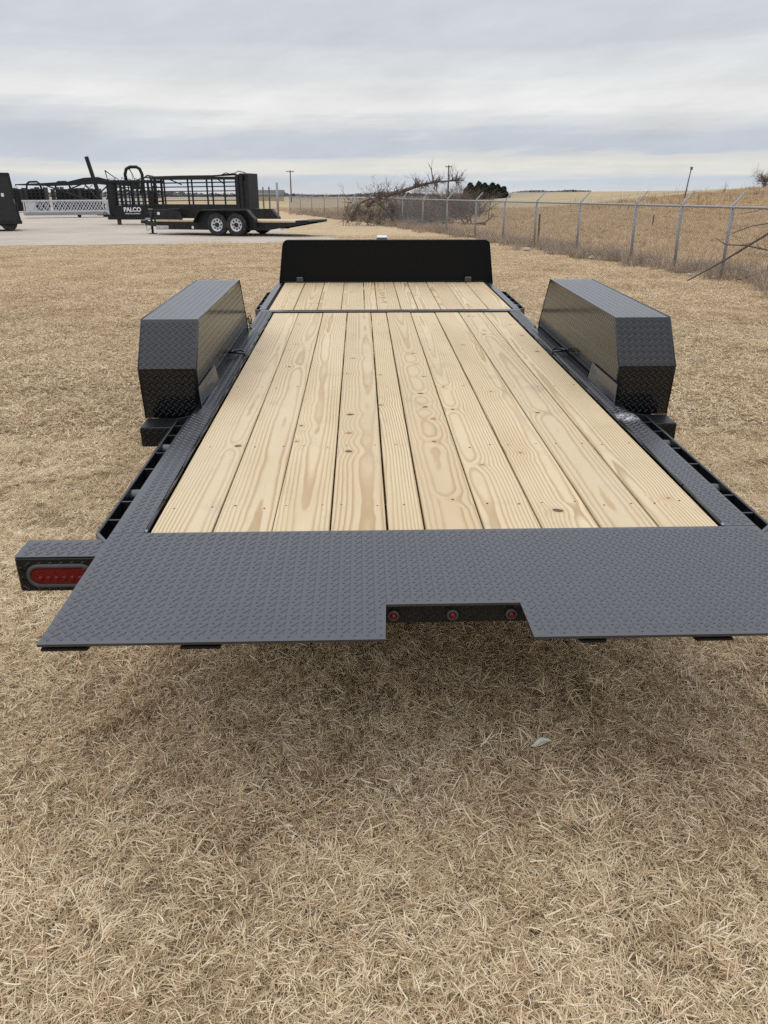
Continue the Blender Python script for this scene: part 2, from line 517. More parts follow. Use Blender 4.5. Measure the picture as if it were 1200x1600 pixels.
# the concrete yard: one slab of real thickness with a broken edge
pad = [(-90, 14.5), (-30, 23.4), (-11.7, 26.9), (-7.8, 27.7), (-4.9, 28.15), (-2.7, 28.3), (-1.4, 29.3), (-.75, 30.9), (-1.3, 32.6), (-2.6, 34.6), (-3.6, 38), (-5, 48), (-9, 72), (-24, 112), (-120, 112)]
pp = []
for i in range(len(pad)):
    a, b = np.array(pad[i]), np.array(pad[(i + 1) % len(pad)])
    L = np.hypot(*(b - a)); k = max(1, int(min(L, 40) / .45))
    for t in np.arange(k) / k:
        q = a + (b - a) * t; q = q + rng.normal(0, .07, 2) if t > 0 else q
        pp.append(tuple(q))
pv = MB()
pv.prism(pp, 2, -.15, .03)
pavement = pv.build('pavement', M['concrete'])
tag(pavement, 'pale worn concrete yard under the parked trailers and cattle gear', kind='structure')
padnp = np.array(pad)


def in_pad(x, y, margin=0.):
    ins = np.zeros(np.shape(x), bool); n_ = len(padnp); j = n_ - 1
    for i in range(n_):
        xi, yi = padnp[i]; xj, yj = padnp[j]
        cond = ((yi > y) != (yj > y)) & (x < (xj - xi) * (y - yi) / (yj - yi + 1e-12) + xi)
        ins ^= cond; j = i
    return ins


# ------------------------------------------------------------------ scattered grass (geometry nodes, self-contained host mesh)
def blades(n, radius, L, W, lift, curl, tuft=0., fan=0.):
    """n grass blades lying in every direction over a disc; returns verts, faces, tint"""
    rr = radius * np.sqrt(rng.random(n)); th = rng.random(n) * 2 * np.pi
    bx, by = rr * np.cos(th), rr * np.sin(th)
    if tuft > 0:
        k = max(3, int(n / 26)); cx = radius * np.sqrt(rng.random(k)); ct = rng.random(k) * 2 * np.pi
        pick = rng.integers(0, k, n); use = rng.random(n) < tuft
        bx = np.where(use, cx[pick] * np.cos(ct[pick]) + rng.normal(0, .014, n), bx)
        by = np.where(use, cx[pick] * np.sin(ct[pick]) + rng.normal(0, .014, n), by)
    az = rng.random(n) * 2 * np.pi
    if tuft > 0:
        lay = rng.random(k) * 2 * np.pi                      # each tuft is flattened one way, its blades splaying out
        az = np.where(use, lay[pick] + rng.normal(0, .75, n), az)
    ln = L[0] + (L[1] - L[0]) * rng.random(n) ** 1.6
    wd = W[0] + (W[1] - W[0]) * rng.random(n) ** 1.5
    e0 = R(lift[0]) + (R(lift[1]) - R(lift[0])) * rng.random(n)
    cu = rng.normal(curl, abs(curl) * .6 + .2, n)
    yawc = rng.normal(0, .5, n)
    z0 = rng.random(n) * .012
    pts = []; e = e0.copy(); a = az.copy()
    P = np.stack([bx, by, z0], 1)
    S = 3; seg = ln / S
    centers = [P.copy()]; dirs = []
    for s in range(S):
        dv = np.stack([np.cos(e) * np.cos(a), np.cos(e) * np.sin(a), np.sin(e)], 1)
        dirs.append(dv); P = P + dv * seg[:, None]; P[:, 2] = np.maximum(P[:, 2], .002 + rng.random(n) * .006)
        centers.append(P.copy()); e = e - cu / S; a = a + yawc / S
    tw = rng.random(n) * np.pi
    verts_ = []
    for i, ws in enumerate((.8, 1.0, .75)):
        dv = dirs[min(i, S - 1)]
        sx = np.stack([-dv[:, 1], dv[:, 0], np.zeros(n)], 1); sx /= np.linalg.norm(sx, axis=1)[:, None] + 1e-9
        up = np.cross(sx, dv)
        side = sx * np.cos(tw * .6 - .9)[:, None] + up * np.sin(tw * .6 - .9)[:, None]
        o = side * (wd * ws / 2)[:, None]
        verts_ += [centers[i] - o, centers[i] + o]
    verts_.append(centers[3])
    Vv = np.stack(verts_, 1).reshape(-1, 3)
    b = (np.arange(n) * 7)[:, None]
    quads = np.concatenate([b + np.array([[0, 1, 3, 2]]), b + np.array([[2, 3, 5, 4]])], 0)
    tris = b + np.array([[4, 5, 6]])
    tint = np.repeat(rng.random(n), 7)
    return Vv, quads, tris, tint


def scatter(name, tiles, pts, rot, scl, pick, material):
    """tiles: blade sets at the origin; pts: loose vertices where geometry nodes sets a tile down"""
    vs_, kinds, tints, loops, starts = [], [], [], [], []
    base_ = 0; ls = 0
    for k, (Vv, q, t, ti) in enumerate(tiles):
        vs_.append(Vv); kinds.append(np.full(len(Vv), k)); tints.append(ti)
        loops.append((q + base_).ravel()); starts.append(ls + np.arange(len(q)) * 4); ls += q.size
        loops.append((t + base_).ravel()); starts.append(ls + np.arange(len(t)) * 3); ls += t.size
        base_ += len(Vv)
    n = len(pts)
    vs_.append(pts); kinds.append(np.full(n, -1)); tints.append(np.zeros(n))
    Vall = np.concatenate(vs_).astype(np.float32); lo = np.concatenate(loops).astype(np.int32); st = np.concatenate(starts).astype(np.int32)
    me = bpy.data.meshes.new(name)
    me.vertices.add(len(Vall)); me.vertices.foreach_set('co', Vall.ravel())
    me.loops.add(len(lo)); me.loops.foreach_set('vertex_index', lo)
    me.polygons.add(len(st)); me.polygons.foreach_set('loop_start', st)
    me.update(calc_edges=True)
    def at(nm, ty, data, fld='value'):
        a = me.attributes.new(nm, ty, 'POINT'); a.data.foreach_set(fld, data)
    z = len(Vall) - n
    at('tile', 'INT', np.concatenate(kinds).astype(np.int32))
    at('tint', 'FLOAT', np.concatenate(tints).astype(np.float32))
    at('pick', 'INT', np.concatenate([np.full(z, -9), pick]).astype(np.int32))
    at('turn', 'FLOAT_VECTOR', np.concatenate([np.zeros((z, 3)), rot]).astype(np.float32).ravel(), 'vector')
    at('size', 'FLOAT', np.concatenate([np.ones(z), scl]).astype(np.float32))
    me.materials.append(material)
    o = link(name, me)
    nt = bpy.data.node_groups.new(name + '_scatter', 'GeometryNodeTree')
    nt.interface.new_socket('Geometry', in_out='INPUT', socket_type='NodeSocketGeometry')
    nt.interface.new_socket('Geometry', in_out='OUTPUT', socket_type='NodeSocketGeometry')
    N, Lk = nt.nodes, nt.links
    gi, go = N.new('NodeGroupInput'), N.new('NodeGroupOutput')
    def named(nm, ty):
        a = N.new('GeometryNodeInputNamedAttribute'); a.data_type = ty; a.inputs['Name'].default_value = nm
        return a.outputs['Attribute']
    def eq(sock, k):
        c = N.new('FunctionNodeCompare'); c.data_type = 'INT'; c.operation = 'EQUAL'
        Lk.new(sock, c.inputs[2]); c.inputs[3].default_value = k
        return c.outputs[0]
    def sep(geo, sel):
        s_ = N.new('GeometryNodeSeparateGeometry'); s_.domain = 'POINT'
        Lk.new(geo, s_.inputs[0]); Lk.new(sel, s_.inputs[1]); return s_.outputs[0]
    join = N.new('GeometryNodeJoinGeometry')
    pgeo = sep(gi.outputs[0], eq(named('tile', 'INT'), -1))
    for k in range(len(tiles)):
        tg = sep(gi.outputs[0], eq(named('tile', 'INT'), k))
        ip = N.new('GeometryNodeInstanceOnPoints')
        Lk.new(pgeo, ip.inputs['Points']); Lk.new(tg, ip.inputs['Instance'])
        Lk.new(eq(named('pick', 'INT'), k), ip.inputs['Selection'])
        e2r = N.new('FunctionNodeEulerToRotation'); Lk.new(named('turn', 'FLOAT_VECTOR'), e2r.inputs[0])
        Lk.new(e2r.outputs[0], ip.inputs['Rotation']); Lk.new(named('size', 'FLOAT'), ip.inputs['Scale'])
        Lk.new(ip.outputs[0], join.inputs[0])
    Lk.new(join.outputs[0], go.inputs[0])
    md = o.modifiers.new('scatter', 'NODES'); md.node_group = nt
    return o


def grid_pts(x0, x1, y0, y1, sp, keep):
    X, Yg = np.meshgrid(np.arange(x0, x1, sp), np.arange(y0, y1, sp))
    X = X.ravel() + rng.uniform(-.45, .45, X.size) * sp; Yg = Yg.ravel() + rng.uniform(-.45, .45, Yg.size) * sp
    k = keep(X, Yg); X, Yg = X[k], Yg[k]
    return np.stack([X, Yg, height(X, Yg)], 1)


def fence_x(y): return np.where(np.asarray(y) < 47, 10.25 - .185 * np.asarray(y), 1.55 - .27 * (np.asarray(y) - 47))


def view(x, y, m=1.5, slope=.60): return (np.abs(x) < m + slope * np.maximum(y, 0)) & (y > .3)


def finish(pts, nt, tilt=.06, s=(.85, 1.2)):
    n = len(pts)
    rot = np.stack([rng.normal(0, tilt, n), rng.normal(0, tilt, n), rng.random(n) * 2 * np.pi], 1)
    return pts, rot, rng.uniform(s[0], s[1], n), rng.integers(0, nt, n)


# near lawn
tl = [blades(3300, .36, (.018, .062), (.0012, .0036), (1, 30), .45, .62) for _ in range(5)] + \
     [blades(2500, .36, (.022, .080), (.0014, .0044), (2, 42), .6, .72) for _ in range(3)]
P1 = grid_pts(-5, 5.2, .35, 5.2, .195, lambda x, y: view(x, y, 2.1, .55))
near = scatter('grass', tl, *finish(P1, len(tl), .06, (.66, .98)), M['grass'])
tag(near, 'matted dry straw coloured grass close by under and round the trailer', kind='stuff')
# middle lawn: the same turf, blades standing in for small groups
tm = [blades(3300, .85, (.022, .070), (.003, .007), (2, 38), .5, .4) for _ in range(4)]
P2 = grid_pts(-17, 18, 4.9, 33, .62, lambda x, y: view(x, y, 2, .52) & ~in_pad(x, y) & (x < fence_x(y) + .2))
mid_ = scatter('lawn_grass', tm, *finish(P2, len(tm), .02), M['mown'])
tag(mid_, 'mown dry tan lawn between the trailer and the concrete yard', kind='stuff')
# rough field beyond the fence
tf = [blades(900, 1.0, (.10, .30), (.006, .014), (25, 80), .5, .55) for _ in range(4)]
P3 = grid_pts(-14, 60, 11, 92, 1.15, lambda x, y: (x > fence_x(y) + .35) & view(x, y, 2, .62))
fld = scatter('field_grass', tf, *finish(P3, len(tf), .05, (.55, 1.25)), M['field'])
tag(fld, 'rough uncut brown grass in the field beyond the fence', kind='stuff')
# weeds caught along the fence line
tw_ = [blades(170, .34, (.18, .62), (.004, .011), (45, 88), .35, .3) for _ in range(4)]
yy = np.concatenate([rng.uniform(12.5, 47, 260), rng.uniform(40, 72, 220)]); xx = fence_x(yy) + rng.normal(.15, .42, len(yy))
k_ = ~in_pad(xx, yy); xx, yy = xx[k_], yy[k_]
P4 = np.stack([xx, yy, height(xx, yy)], 1)
wd_ = scatter('fence_weeds', tw_, *finish(P4, 4, .1, (.35, .95)), M['weed'])
tag(wd_, 'grey brown dead weeds tangled along the foot of the wire fence', kind='stuff')

# ------------------------------------------------------------------ THE TRAILER
H0 = .62598
ct, st = math.cos(TILT), math.sin(TILT)
O = Vector((.2269, 2.1929, .62598))
root = empty('flatbed_trailer', O - Vector((0, -st, ct)) * H0, 'black tilt bed flatbed trailer with new pine plank deck, standing on the grass in front', 'trailer', rot=(TILT, 0, 0))
T0 = (0, 0, H0)


def part(mb, name, material, parent=None, smooth=False, angle=None):
    return mb.build(name, M[material] if isinstance(material, str) else material, parent or root, T0 if parent is None else None, smooth, angle)


def treads(mb, o, u, v, poly, margin=.014, pitch=.032, phase=(0, 0), hgt=.0022, ln=.0142, wd=.0047):
    """raised lozenges of diamond plate over a flat polygon given in (u, v)"""
    o, u, v = Vector(o), Vector(u).normalized(), Vector(v).normalized(); nrm = u.cross(v)
    P = np.array(poly); lo, hi = P.min(0), P.max(0)
    def inside(q):
        ins = False; j = len(P) - 1; dmin = 9
        for i in range(len(P)):
            a, b = P[i], P[j]
            if (a[1] > q[1]) != (b[1] > q[1]) and q[0] < (b[0] - a[0]) * (q[1] - a[1]) / (b[1] - a[1]) + a[0]: ins = not ins
            e = b - a; t = max(0, min(1, np.dot(q - a, e) / np.dot(e, e))); dmin = min(dmin, np.hypot(*(q - a - e * t)))
            j = i
        return ins and dmin > margin
    i0, i1 = int(lo[0] / pitch) - 2, int(hi[0] / pitch) + 2; j0, j1 = int(lo[1] / pitch) - 2, int(hi[1] / pitch) + 2
    for i in range(i0, i1):
        for j in range(j0, j1):
            for odd in (0, 1):
                q = np.array([(i + .5 * odd + phase[0]) * pitch, (j + .5 * odd + phase[1]) * pitch])
                if not inside(q): continue
                a = R(45 if odd else -45); cu, su = math.cos(a), math.sin(a)
                c_ = o + u * q[0] + v * q[1]; ax = u * cu + v * su; bx = v * cu - u * su
                pts = [c_ + ax * (ln * s) + bx * (wd * t) for s, t in ((-1, 0), (-.5, -1), (.5, -1), (1, 0), (.5, 1), (-.5, 1))]
                top = [c_ + nrm * hgt + ax * (ln * s) + bx * (wd * t) for s, t in ((-.60, -.42), (.60, -.42), (.60, .42), (-.60, .42))]
                mb.add(pts + top, [(6, 7, 8, 9), (1, 2, 7, 6), (4, 5, 9, 8), (0, 1, 6), (0, 6, 9), (0, 9, 5), (3, 8, 7), (2, 3, 7), (3, 4, 8)])


def tread_part(mb, parent=None, material='deck_black'):
    me = bpy.data.meshes.new('tread_pattern'); me.from_pydata(mb.v, [], mb.f); me.materials.append(M[material])
    o = link('tread_pattern', me, parent or root, T0 if parent is None else None); o['kind'] = 'stuff'
    return o


# --- planks
edges = [-.891, -.699, -.514, -.331, -.150, -.032, .153, .339, .524, .711, .904]
screws = []
def plank(x0, x1, y0, y1, dz):
    w_, l_ = x1 - x0 - random.uniform(.004, .0075), y1 - y0
    b = MB().bbox((-w_ / 2, -l_ / 2, -.038), (w_ / 2, l_ / 2, 0), .0025)
    o = b.build('plank', M['wood'], root, ((x0 + x1) / 2, (y0 + y1) / 2, H0 + dz))
    o.rotation_euler = (0, random.gauss(0, .0015), random.gauss(0, .0005))
    return o
for a, b in zip(edges, edges[1:]):
    plank(a, b, .004, 3.815, random.uniform(-.0015, .001))
    for ys in (.20, .80, 1.70, 2.55, 3.35):
        for f in ((.22, .8) if b - a > .15 else (.5,)):
            screws.append((a + (b - a) * f + random.gauss(0, .007), ys + random.gauss(0, .012)))
fed = [-.945, -.752, -.566, -.381, -.197, -.095, .088, .222, .402, .587, .776, .957]
for a, b in zip(fed, fed[1:]):
    plank(a, b, 3.915, 5.43, random.uniform(-.0015, .001))
    for ys in (4.15, 5.2):
        for f in ((.22, .8) if b - a > .15 else (.5,)):
            screws.append((a + (b - a) * f + random.gauss(0, .007), ys + random.gauss(0, .012)))
sb = MB()
for sx, sy in screws:
    sb.lathe([(0.0001, .0004), (.0026, .0006), (.0034, .0004), (.0037, -.003)], 8, (sx, sy, 0), 2)
so = part(sb, 'screw', 'stake'); so['kind'] = 'stuff'

# --- rear ramp plate with a notch for the clearance lamps
ramp_poly = [(-1.006, -.600), (-.176, -.600), (-.170, -.440), (.180, -.440), (.184, -.600), (1.016, -.600), (1.016, .002), (-1.006, .002)]
part(MB().prism(ramp_poly, 2, -.002, .005), 'ramp_plate', 'deck_black')
tb = MB()
treads(tb, (0, 0, .005), (1, 0, 0), (0, 1, 0), ramp_poly, .009)
# knife-edge ribs below the ramp; their blunt toes stick out past the edge
for x0, x1 in ((-.998, -.890), (-.668, -.574), (.30, .36), (.585, .672), (.90, 1.008)):
    part(MB().prism([(-.6035, -.0065), (-.55, -.0062), (0, -.0062), (0, -.11), (-.16, -.11), (-.594, -.016), (-.6035, -.012)], 0, x0, x1), 'ramp_rib', 'frame_black')

# --- side plates: narrower beside the fenders
def side_poly(s, c=0.005):
    o_ = 1.006 + (.01 if s > 0 else 0); q_ = .919 if s > 0 else .907
    return [(s * q_, .006), (s * o_, .006), (s * o_, 1.17), (s * (o_ - .02), 1.26), (s * .972, 1.33), (s * .972, 3.22), (s * 1.0, 3.26), (s * 1.0, 3.84), (s * q_, 3.84)]
for s in (-1, 1):
    mname = 'deck_scuffed' if s > 0 else 'deck_black'
    pl = part(MB().prism(side_poly(s), 2, -.006, .0045), 'side_plate', mname)
    tm_ = MB(); treads(tm_, (0, 0, .0045), (1, 0, 0), (0, 1, 0), side_poly(s), .008, phase=(.25, .25))
    tread_part(tm_, pl, mname)
    # rolled lip between plate and planks, tacked in short runs
    y0 = .02; be = .912 if s > 0 else .900
    while y0 < 3.75:
        y1 = min(y0 + random.uniform(.22, .42), 3.79)
        part(MB().tube([(s * be, y0, .002), (s * (be + random.gauss(0, .0015)), (y0 + y1) / 2, .004), (s * be, y1, .002)], .005, 6), 'edge_bead', 'black', smooth=True)
        y0 = y1 + .012
    # fore deck strip
    part(MB().prism([(s * .965, 3.945), (s * 1.015, 3.945), (s * 1.015, 5.36), (s * .965, 5.40)], 2, -.006, .0045), 'side_plate', 'deck_black')
    part(MB().tube([(s * be, .006, .006), (s * be, .018, .006)], .004, 8), 'weld_bead', 'bare', smooth=True)
tread_part(tb)
# cross bar between tilt deck and fore deck
part(MB().bbox((-1.0, 3.842, -.05), (1.01, 3.912, .008), .004), 'cross_bar', 'deck_black')
part(MB().bbox((-.90, 3.818, -.05), (.905, 3.838, -.012), .003), 'cross_angle', 'black')

# --- frame below
for s in (-1, 1):
    part(MB().bbox((s * .985 - .03, -.06, -.20), (s * .985 + .03, 3.83, -.0075), .006), 'frame_rail', 'frame_black')
    part(MB().bbox((s * .985 - .03, 3.92, -.20), (s * .985 + .03, 5.46, -.0075), .006), 'frame_rail', 'frame_black')
for yb in (.2, .8, 1.7, 2.55, 3.35, 4.15, 5.2):
    part(MB().bbox((-.95, yb - .03, -.12), (.95, yb + .03, -.0395), .004), 'crossmember', 'frame_black')
# tail light bar behind the notch
lb = part(MB().bbox((-.95, -.435, -.062), (.95, -.425, -.0075), .002) if False else MB().bbox((-.36, -.425, -.062), (.37, -.413, -.0075), .002), 'light_bar', 'frame_black')
tl_ = MB(); treads(tl_, (0, -.4255, 0), (1, 0, 0), (0, 0, 1), [(-.35, -.06), (.36, -.06), (.36, -.008), (-.35, -.008)], .004, hgt=.0015)
tread_part(tl_, lb, 'frame_black')
for xc in (-.150, .006, .162):
    c0 = MB().lathe([(.0155, 0), (.0155, -.006), (.0130, -.009), (.0095, -.007), (.0092, -.002)], 20, (xc, -.427, -.036), 1).build('clearance_lamp', M['grey_rubber'], root, T0, True)
    MB().lathe([(.0092, -.003), (.0085, -.009), (.0055, -.0125), (.0001, -.0135)], 18, (xc, -.427, -.036), 1).build('lens', M['red'], c0, None, True)

# --- stop lamp boxes
def stadium(cx, cz, hl, r_, n=10):
    pts = []
    for k in range(n + 1):
        a = -math.pi / 2 + math.pi * k / n; pts.append((cx + hl + r_ * math.cos(a), cz + r_ * math.sin(a)))
    for k in range(n + 1):
        a = math.pi / 2 + math.pi * k / n; pts.append((cx - hl + r_ * math.cos(a), cz + r_ * math.sin(a)))
    return pts
for s in (-1, 1):
    x0, x1 = sorted((s * .955, s * 1.268)); zt, zb = -.024, -.140
    bx = part(MB().bbox((x0, -.10, zb), (x1, .012, zt), .006), 'lamp_box', 'frame_black')
    bt = MB()
    sheen_plate = MB().bbox((x0 + .001, -.0995, zt + .0005), (x1 - .001, .0115, zt + .004), .0015).build('lamp_box_sheen', M['deck_black'], bx)  # added plate: its paler paint stands in for sky sheen on the box top
    lt = MB(); treads(lt, (0, 0, zt + .004), (1, 0, 0), (0, 1, 0), [(x0 + .004, -.097), (x1 - .004, -.097), (x1 - .004, .01), (x0 + .004, .01)], .010)
    treads(bt, (0, -.10, 0), (1, 0, 0), (0, 0, 1), [(x0, zb), (x1, zb), (x1, zt), (x0, zt)], .008)
    cx, cz = s * 1.138, -.084
    bt.f = [f for f in bt.f if not (abs(bt.v[f[0]][0] - cx) < .118 and abs(bt.v[f[0]][2] - cz) < .042 and bt.v[f[0]][1] < -.099)]
    tread_part(bt, bx, 'rail_black')
    lt.build('sheen_treads', M['deck_black'], bx)['kind'] = 'stuff'
    lamp = part(MB().tube([(px_, -.101, pz_) for px_, pz_ in stadium(cx, cz, .062, .0325)], .0075, 8, True), 'stop_lamp', 'grey_rubber', smooth=True)
    inner = stadium(cx, cz, .062, .029); n_ = len(inner)
    lens = MB().add([(p_[0], -.1005, p_[1]) for p_ in inner] + [((p_[0] - cx) * .93 + cx, -.107, (p_[1] - cz) * .86 + cz) for p_ in inner],
                    [(i, (i + 1) % n_, n_ + (i + 1) % n_, n_ + i) for i in range(n_)] + [tuple(range(n_, 2 * n_))])
    lens.build('lens', M['red'], lamp)
    lc = MB()
    for i in range(6):
        for zz in (-.008,):
            lc.lathe([(.0095, -.1060), (.0085, -.1088), (.005, -.1106), (.0001, -.1112)], 10, (cx + (i - 2.5) * .0235 + (.004 if zz > 0 else 0), 0, cz + zz), 1)
    lc.build('lens_cells', M['red'], lamp, None, True)

# --- rub rails with stake pockets
for s in (-1, 1):
    for (ya, yb, xr, cells, tubes) in ((.055, 1.235, 1.068, (.16, .31, .62, .80, 1.02, 1.15), (.43, .92)), (4.10, 4.95, 1.062, (4.25, 4.42, 4.6, 4.78), (4.35,))):
        xr_ = xr + (.022 if s > 0 else 0)
        rr = part(MB().bbox((s * xr_ - .005, ya, -.105), (s * xr_ + .005, yb, -.018), .0025), 'rub_rail', 'rail_black')
        part(MB().bar((s * (xr_ + 0), ya, -.06), (s * 1.015, ya - .075, -.06), .010, .085), 'rail_end', 'deck_black')
        part(MB().bar((s * (xr_ + 0), yb, -.06), (s * 1.015, yb + .05, -.06), .010, .085), 'rail_end', 'deck_black')
        for yc in cells:
            part(MB().bbox((min(s * 1.016, s * (xr_ - .0055)), yc - .004, -.100), (max(s * 1.016, s * (xr_ - .0055)), yc + .004, -.022), .001), 'stake_pocket', 'rail_black')
        for yc in tubes:
            part(MB().tube([(s * 1.016, yc, -.055), (s * (xr_ - .006), yc, -.055)], .026, 14), 'pipe_spool', 'deck_black', smooth=True, angle=40)

# --- diamond plate fenders
prof = [(1.452, -.080), (1.43, .165), (1.585, .366), (2.955, .360), (3.165, .055), (3.20, -.062)]
def fender(s):
    xi, xo = s * 1.0, s * 1.272
    f = MB()
    n_ = len(prof); t = .004
    f.prism(prof, 0, xi, xi - s * -t)
    f.prism(prof, 0, xo - s * t, xo)
    for i in range(n_ - 1):
        (ya, za), (yb, zb) = prof[i], prof[i + 1]
        L = math.hypot(yb - ya, zb - za); ny, nz = (zb - za) / L, -(yb - ya) / L
        f.prism([(ya, za), (yb, zb), (yb + ny * t, zb + nz * t), (ya + ny * t, za + nz * t)], 0, xi + s * t * 1.01, xo - s * t * 1.01)
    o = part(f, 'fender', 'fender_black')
    tr = MB(); a, b = sorted((xi, xo))
    for i in range(n_ - 1):
        (ya, za), (yb, zb) = prof[i], prof[i + 1]; L = math.hypot(yb - ya, zb - za)
        treads(tr, (0, ya, za), (1, 0, 0), (0, (yb - ya) / L, (zb - za) / L), [(a, 0), (b, 0), (b, L), (a, L)], .009, phase=(.1 * i, .3 * i), hgt=.0010 if i == 2 else .0017)
    treads(tr, (xi, 0, 0), (0, -s * 1, 0) if False else (0, 1 if s < 0 else -1, 0), (0, 0, 1), [((y if s < 0 else -y), z) for y, z in prof], .010, hgt=.0011)
    treads(tr, (xo, 0, 0), (0, -1 if s < 0 else 1, 0), (0, 0, 1), [((-y if s < 0 else y), z) for y, z in prof], .010, hgt=.0011)
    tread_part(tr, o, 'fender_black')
    # welded seam along the folded edges
    ed = MB()
    for xx_ in (xi, xo):
        ed.tube([(xx_, y, z) for y, z in prof], .0035, 5)
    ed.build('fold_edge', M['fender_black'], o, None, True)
    # step bracket behind the wheel
    sx0, sx1 = sorted((s * 1.04, s * 1.250))
    bk = part(MB().bbox((sx0, 1.255, -.158), (sx1, 1.40, -.064), .004), 'fender_bracket', 'frame_black')
    bt = MB(); treads(bt, (0, 1.255, 0), (1, 0, 0), (0, 0, 1), [(sx0, -.156), (sx1, -.156), (sx1, -.066), (sx0, -.066)], .008)
    tread_part(bt, bk, 'frame_black')
    # tie-down loop on the side plate
    part(MB().tube([(s * .915, 2.40, .004), (s * .922, 2.385, .021), (s * .945, 2.37, .026), (s * .985, 2.38, .026), (s * .996, 2.40, .022), (s * .985, 2.43, .026), (s * .945, 2.44, .026), (s * .922, 2.425, .021)], .0065, 8, True), 'tie_down_loop', 'black', smooth=True)
    # guide plate leaning against the fender foot
    part(MB().add([(s * .972, 1.36, -.03), (s * .990, 1.40, .085), (s * .990, 1.83, .085), (s * .968, 1.80, .012), (s * .976, 1.36, -.03), (s * .994, 1.40, .085), (s * .994, 1.83, .085), (s * .972, 1.80, .012)],
                  [(0, 1, 2, 3), (7, 6, 5, 4), (0, 4, 5, 1), (1, 5, 6, 2), (2, 6, 7, 3), (3, 7, 4, 0)]), 'guide_plate', 'deck_black')
    for yc in (1.84, 2.68):
        zc = -(H0 + st * yc) + .375
        wl = part(MB().lathe([(.20, -.10), (.30, -.108), (.355, -.098), (.372, -.06), (.372, .06), (.355, .098), (.30, .108), (.20, .10)], 32, (s * 1.138, yc, zc), 0), 'wheel', 'rubber', smooth=True, angle=35)
        MB().lathe([(.198, -.09), (.185, -.04), (.10, -.03), (.0001, -.03)], 24, (0, 0, 0), 0)
        MB().lathe([(.20, s * .09), (.185, s * .05), (.11, s * .035), (.055, s * .05), (.05, s * .10), (.0001, s * .10)], 24, (s * 1.138, yc, zc), 0).build('rim', M['rim'], wl, None, True)
fender(-1); fender(1)
for yc in (1.84, 2.68):
    zc = -(H0 + st * yc) + .375
    part(MB().tube([(-1.03, yc, zc), (1.03, yc, zc)], .038, 10), 'axle', 'frame_black', smooth=True)

# --- front wall
wt = .378
def rnd_wall(w0, w1, z0, z1, r_):
    pts = [(-w0, z0), (w0, z0)]
    for k in range(6):
        a = R(90) * k / 5; pts.append((w1 - r_ + r_ * math.cos(a), z1 - r_ + r_ * math.sin(a)))
    for k in range(6):
        a = R(90) + R(90) * k / 5; pts.append((-w1 + r_ + r_ * math.cos(a), z1 - r_ + r_ * math.sin(a)))
    return pts
fw = part(MB().prism([(x + .022, z) for x, z in rnd_wall(1.022, .972, -.035, wt, .05)], 1, 5.445, 5.452), 'front_wall', 'wall_black')
fl = MB()
rim_ = [(x + .022, 5.47, z) for x, z in rnd_wall(1.026, .976, -.035, wt + .004, .052)]
for a, b in list(zip(rim_, rim_[1:] + rim_[:1]))[1:]:
    fl.bar(a, b, .056, .006, (0, 1, 0)) if False else fl.add([(a[0], 5.441, a[2]), (b[0], 5.441, b[2]), (b[0], 5.50, b[2]), (a[0], 5.50, a[2]),
        (a[0] * .995, 5.441, a[2] - .005), (b[0] * .995, 5.441, b[2] - .005), (b[0] * .995, 5.50, b[2] - .005), (a[0] * .995, 5.50, a[2] - .005)],
        [(0, 1, 2, 3), (7, 6, 5, 4), (0, 4, 5, 1), (2, 6, 7, 3), (1, 5, 6, 2), (3, 7, 4, 0)])
fl.build('wall_flange', M['wall_black'], fw)
MB().bbox((-.96, 5.430, -.004), (.975, 5.4435, .012), .002).build('wall_foot', M['frame_black'], fw)
for xc in (-.80, .80):
    MB().bbox((xc - .032, 5.405, .003), (xc + .032, 5.440, .052), .006).build('latch_block', M['deck_black'], fw)
for xc in (-.75, -.45, -.15, .15, .45, .75):
    MB().bbox((xc - .02, 5.4525, -.03), (xc + .02, 5.498, wt - .01), .004).build('wall_stiffener', M['frame_black'], fw)
# tongue, coupler, jack
for s in (-1, 1):
    part(MB().bar((s * .62, 5.47, -.12), (s * .07, 6.9, -.12), .08, .14), 'tongue_beam', 'frame_black')
part(MB().bbox((-.06, 6.86, -.14), (.06, 7.16, -.04), .02), 'coupler', 'frame_black')
jk = part(MB().tube([(-.012, 5.66, -.80), (-.012, 5.66, .345)], .036, 14), 'jack', 'frame_black', smooth=True, angle=40)
MB().bbox((-.068, 5.60, .335), (.040, 5.715, .378), .008).build('jack_head', M['frame_black'], jk)
MB().bbox((-.064, 5.603, .3785), (.036, 5.712, .402), .008).build('jack_cap', M['white'], jk)
MB().bbox((-.11, 5.57, -.83), (.086, 5.75, -.80), .006).build('foot_plate', M['frame_black'], jk)
# safety chain eyelets hanging behind the left fender
part(MB().tube([(-1.02 + .012 * math.cos(a), 3.36, .02 + .03 * math.sin(a)) for a in np.linspace(0, 2 * math.pi, 12, endpoint=False)], .004, 6, True), 'chain_hook', 'black', smooth=True)
part(MB().tube([(-1.02 + .012 * math.cos(a), 3.44, .02 + .03 * math.sin(a)) for a in np.linspace(0, 2 * math.pi, 12, endpoint=False)], .004, 6, True), 'chain_hook', 'black', smooth=True)

# ------------------------------------------------------------------ BACKGROUND
def hz(x, y): return float(height(x, y))


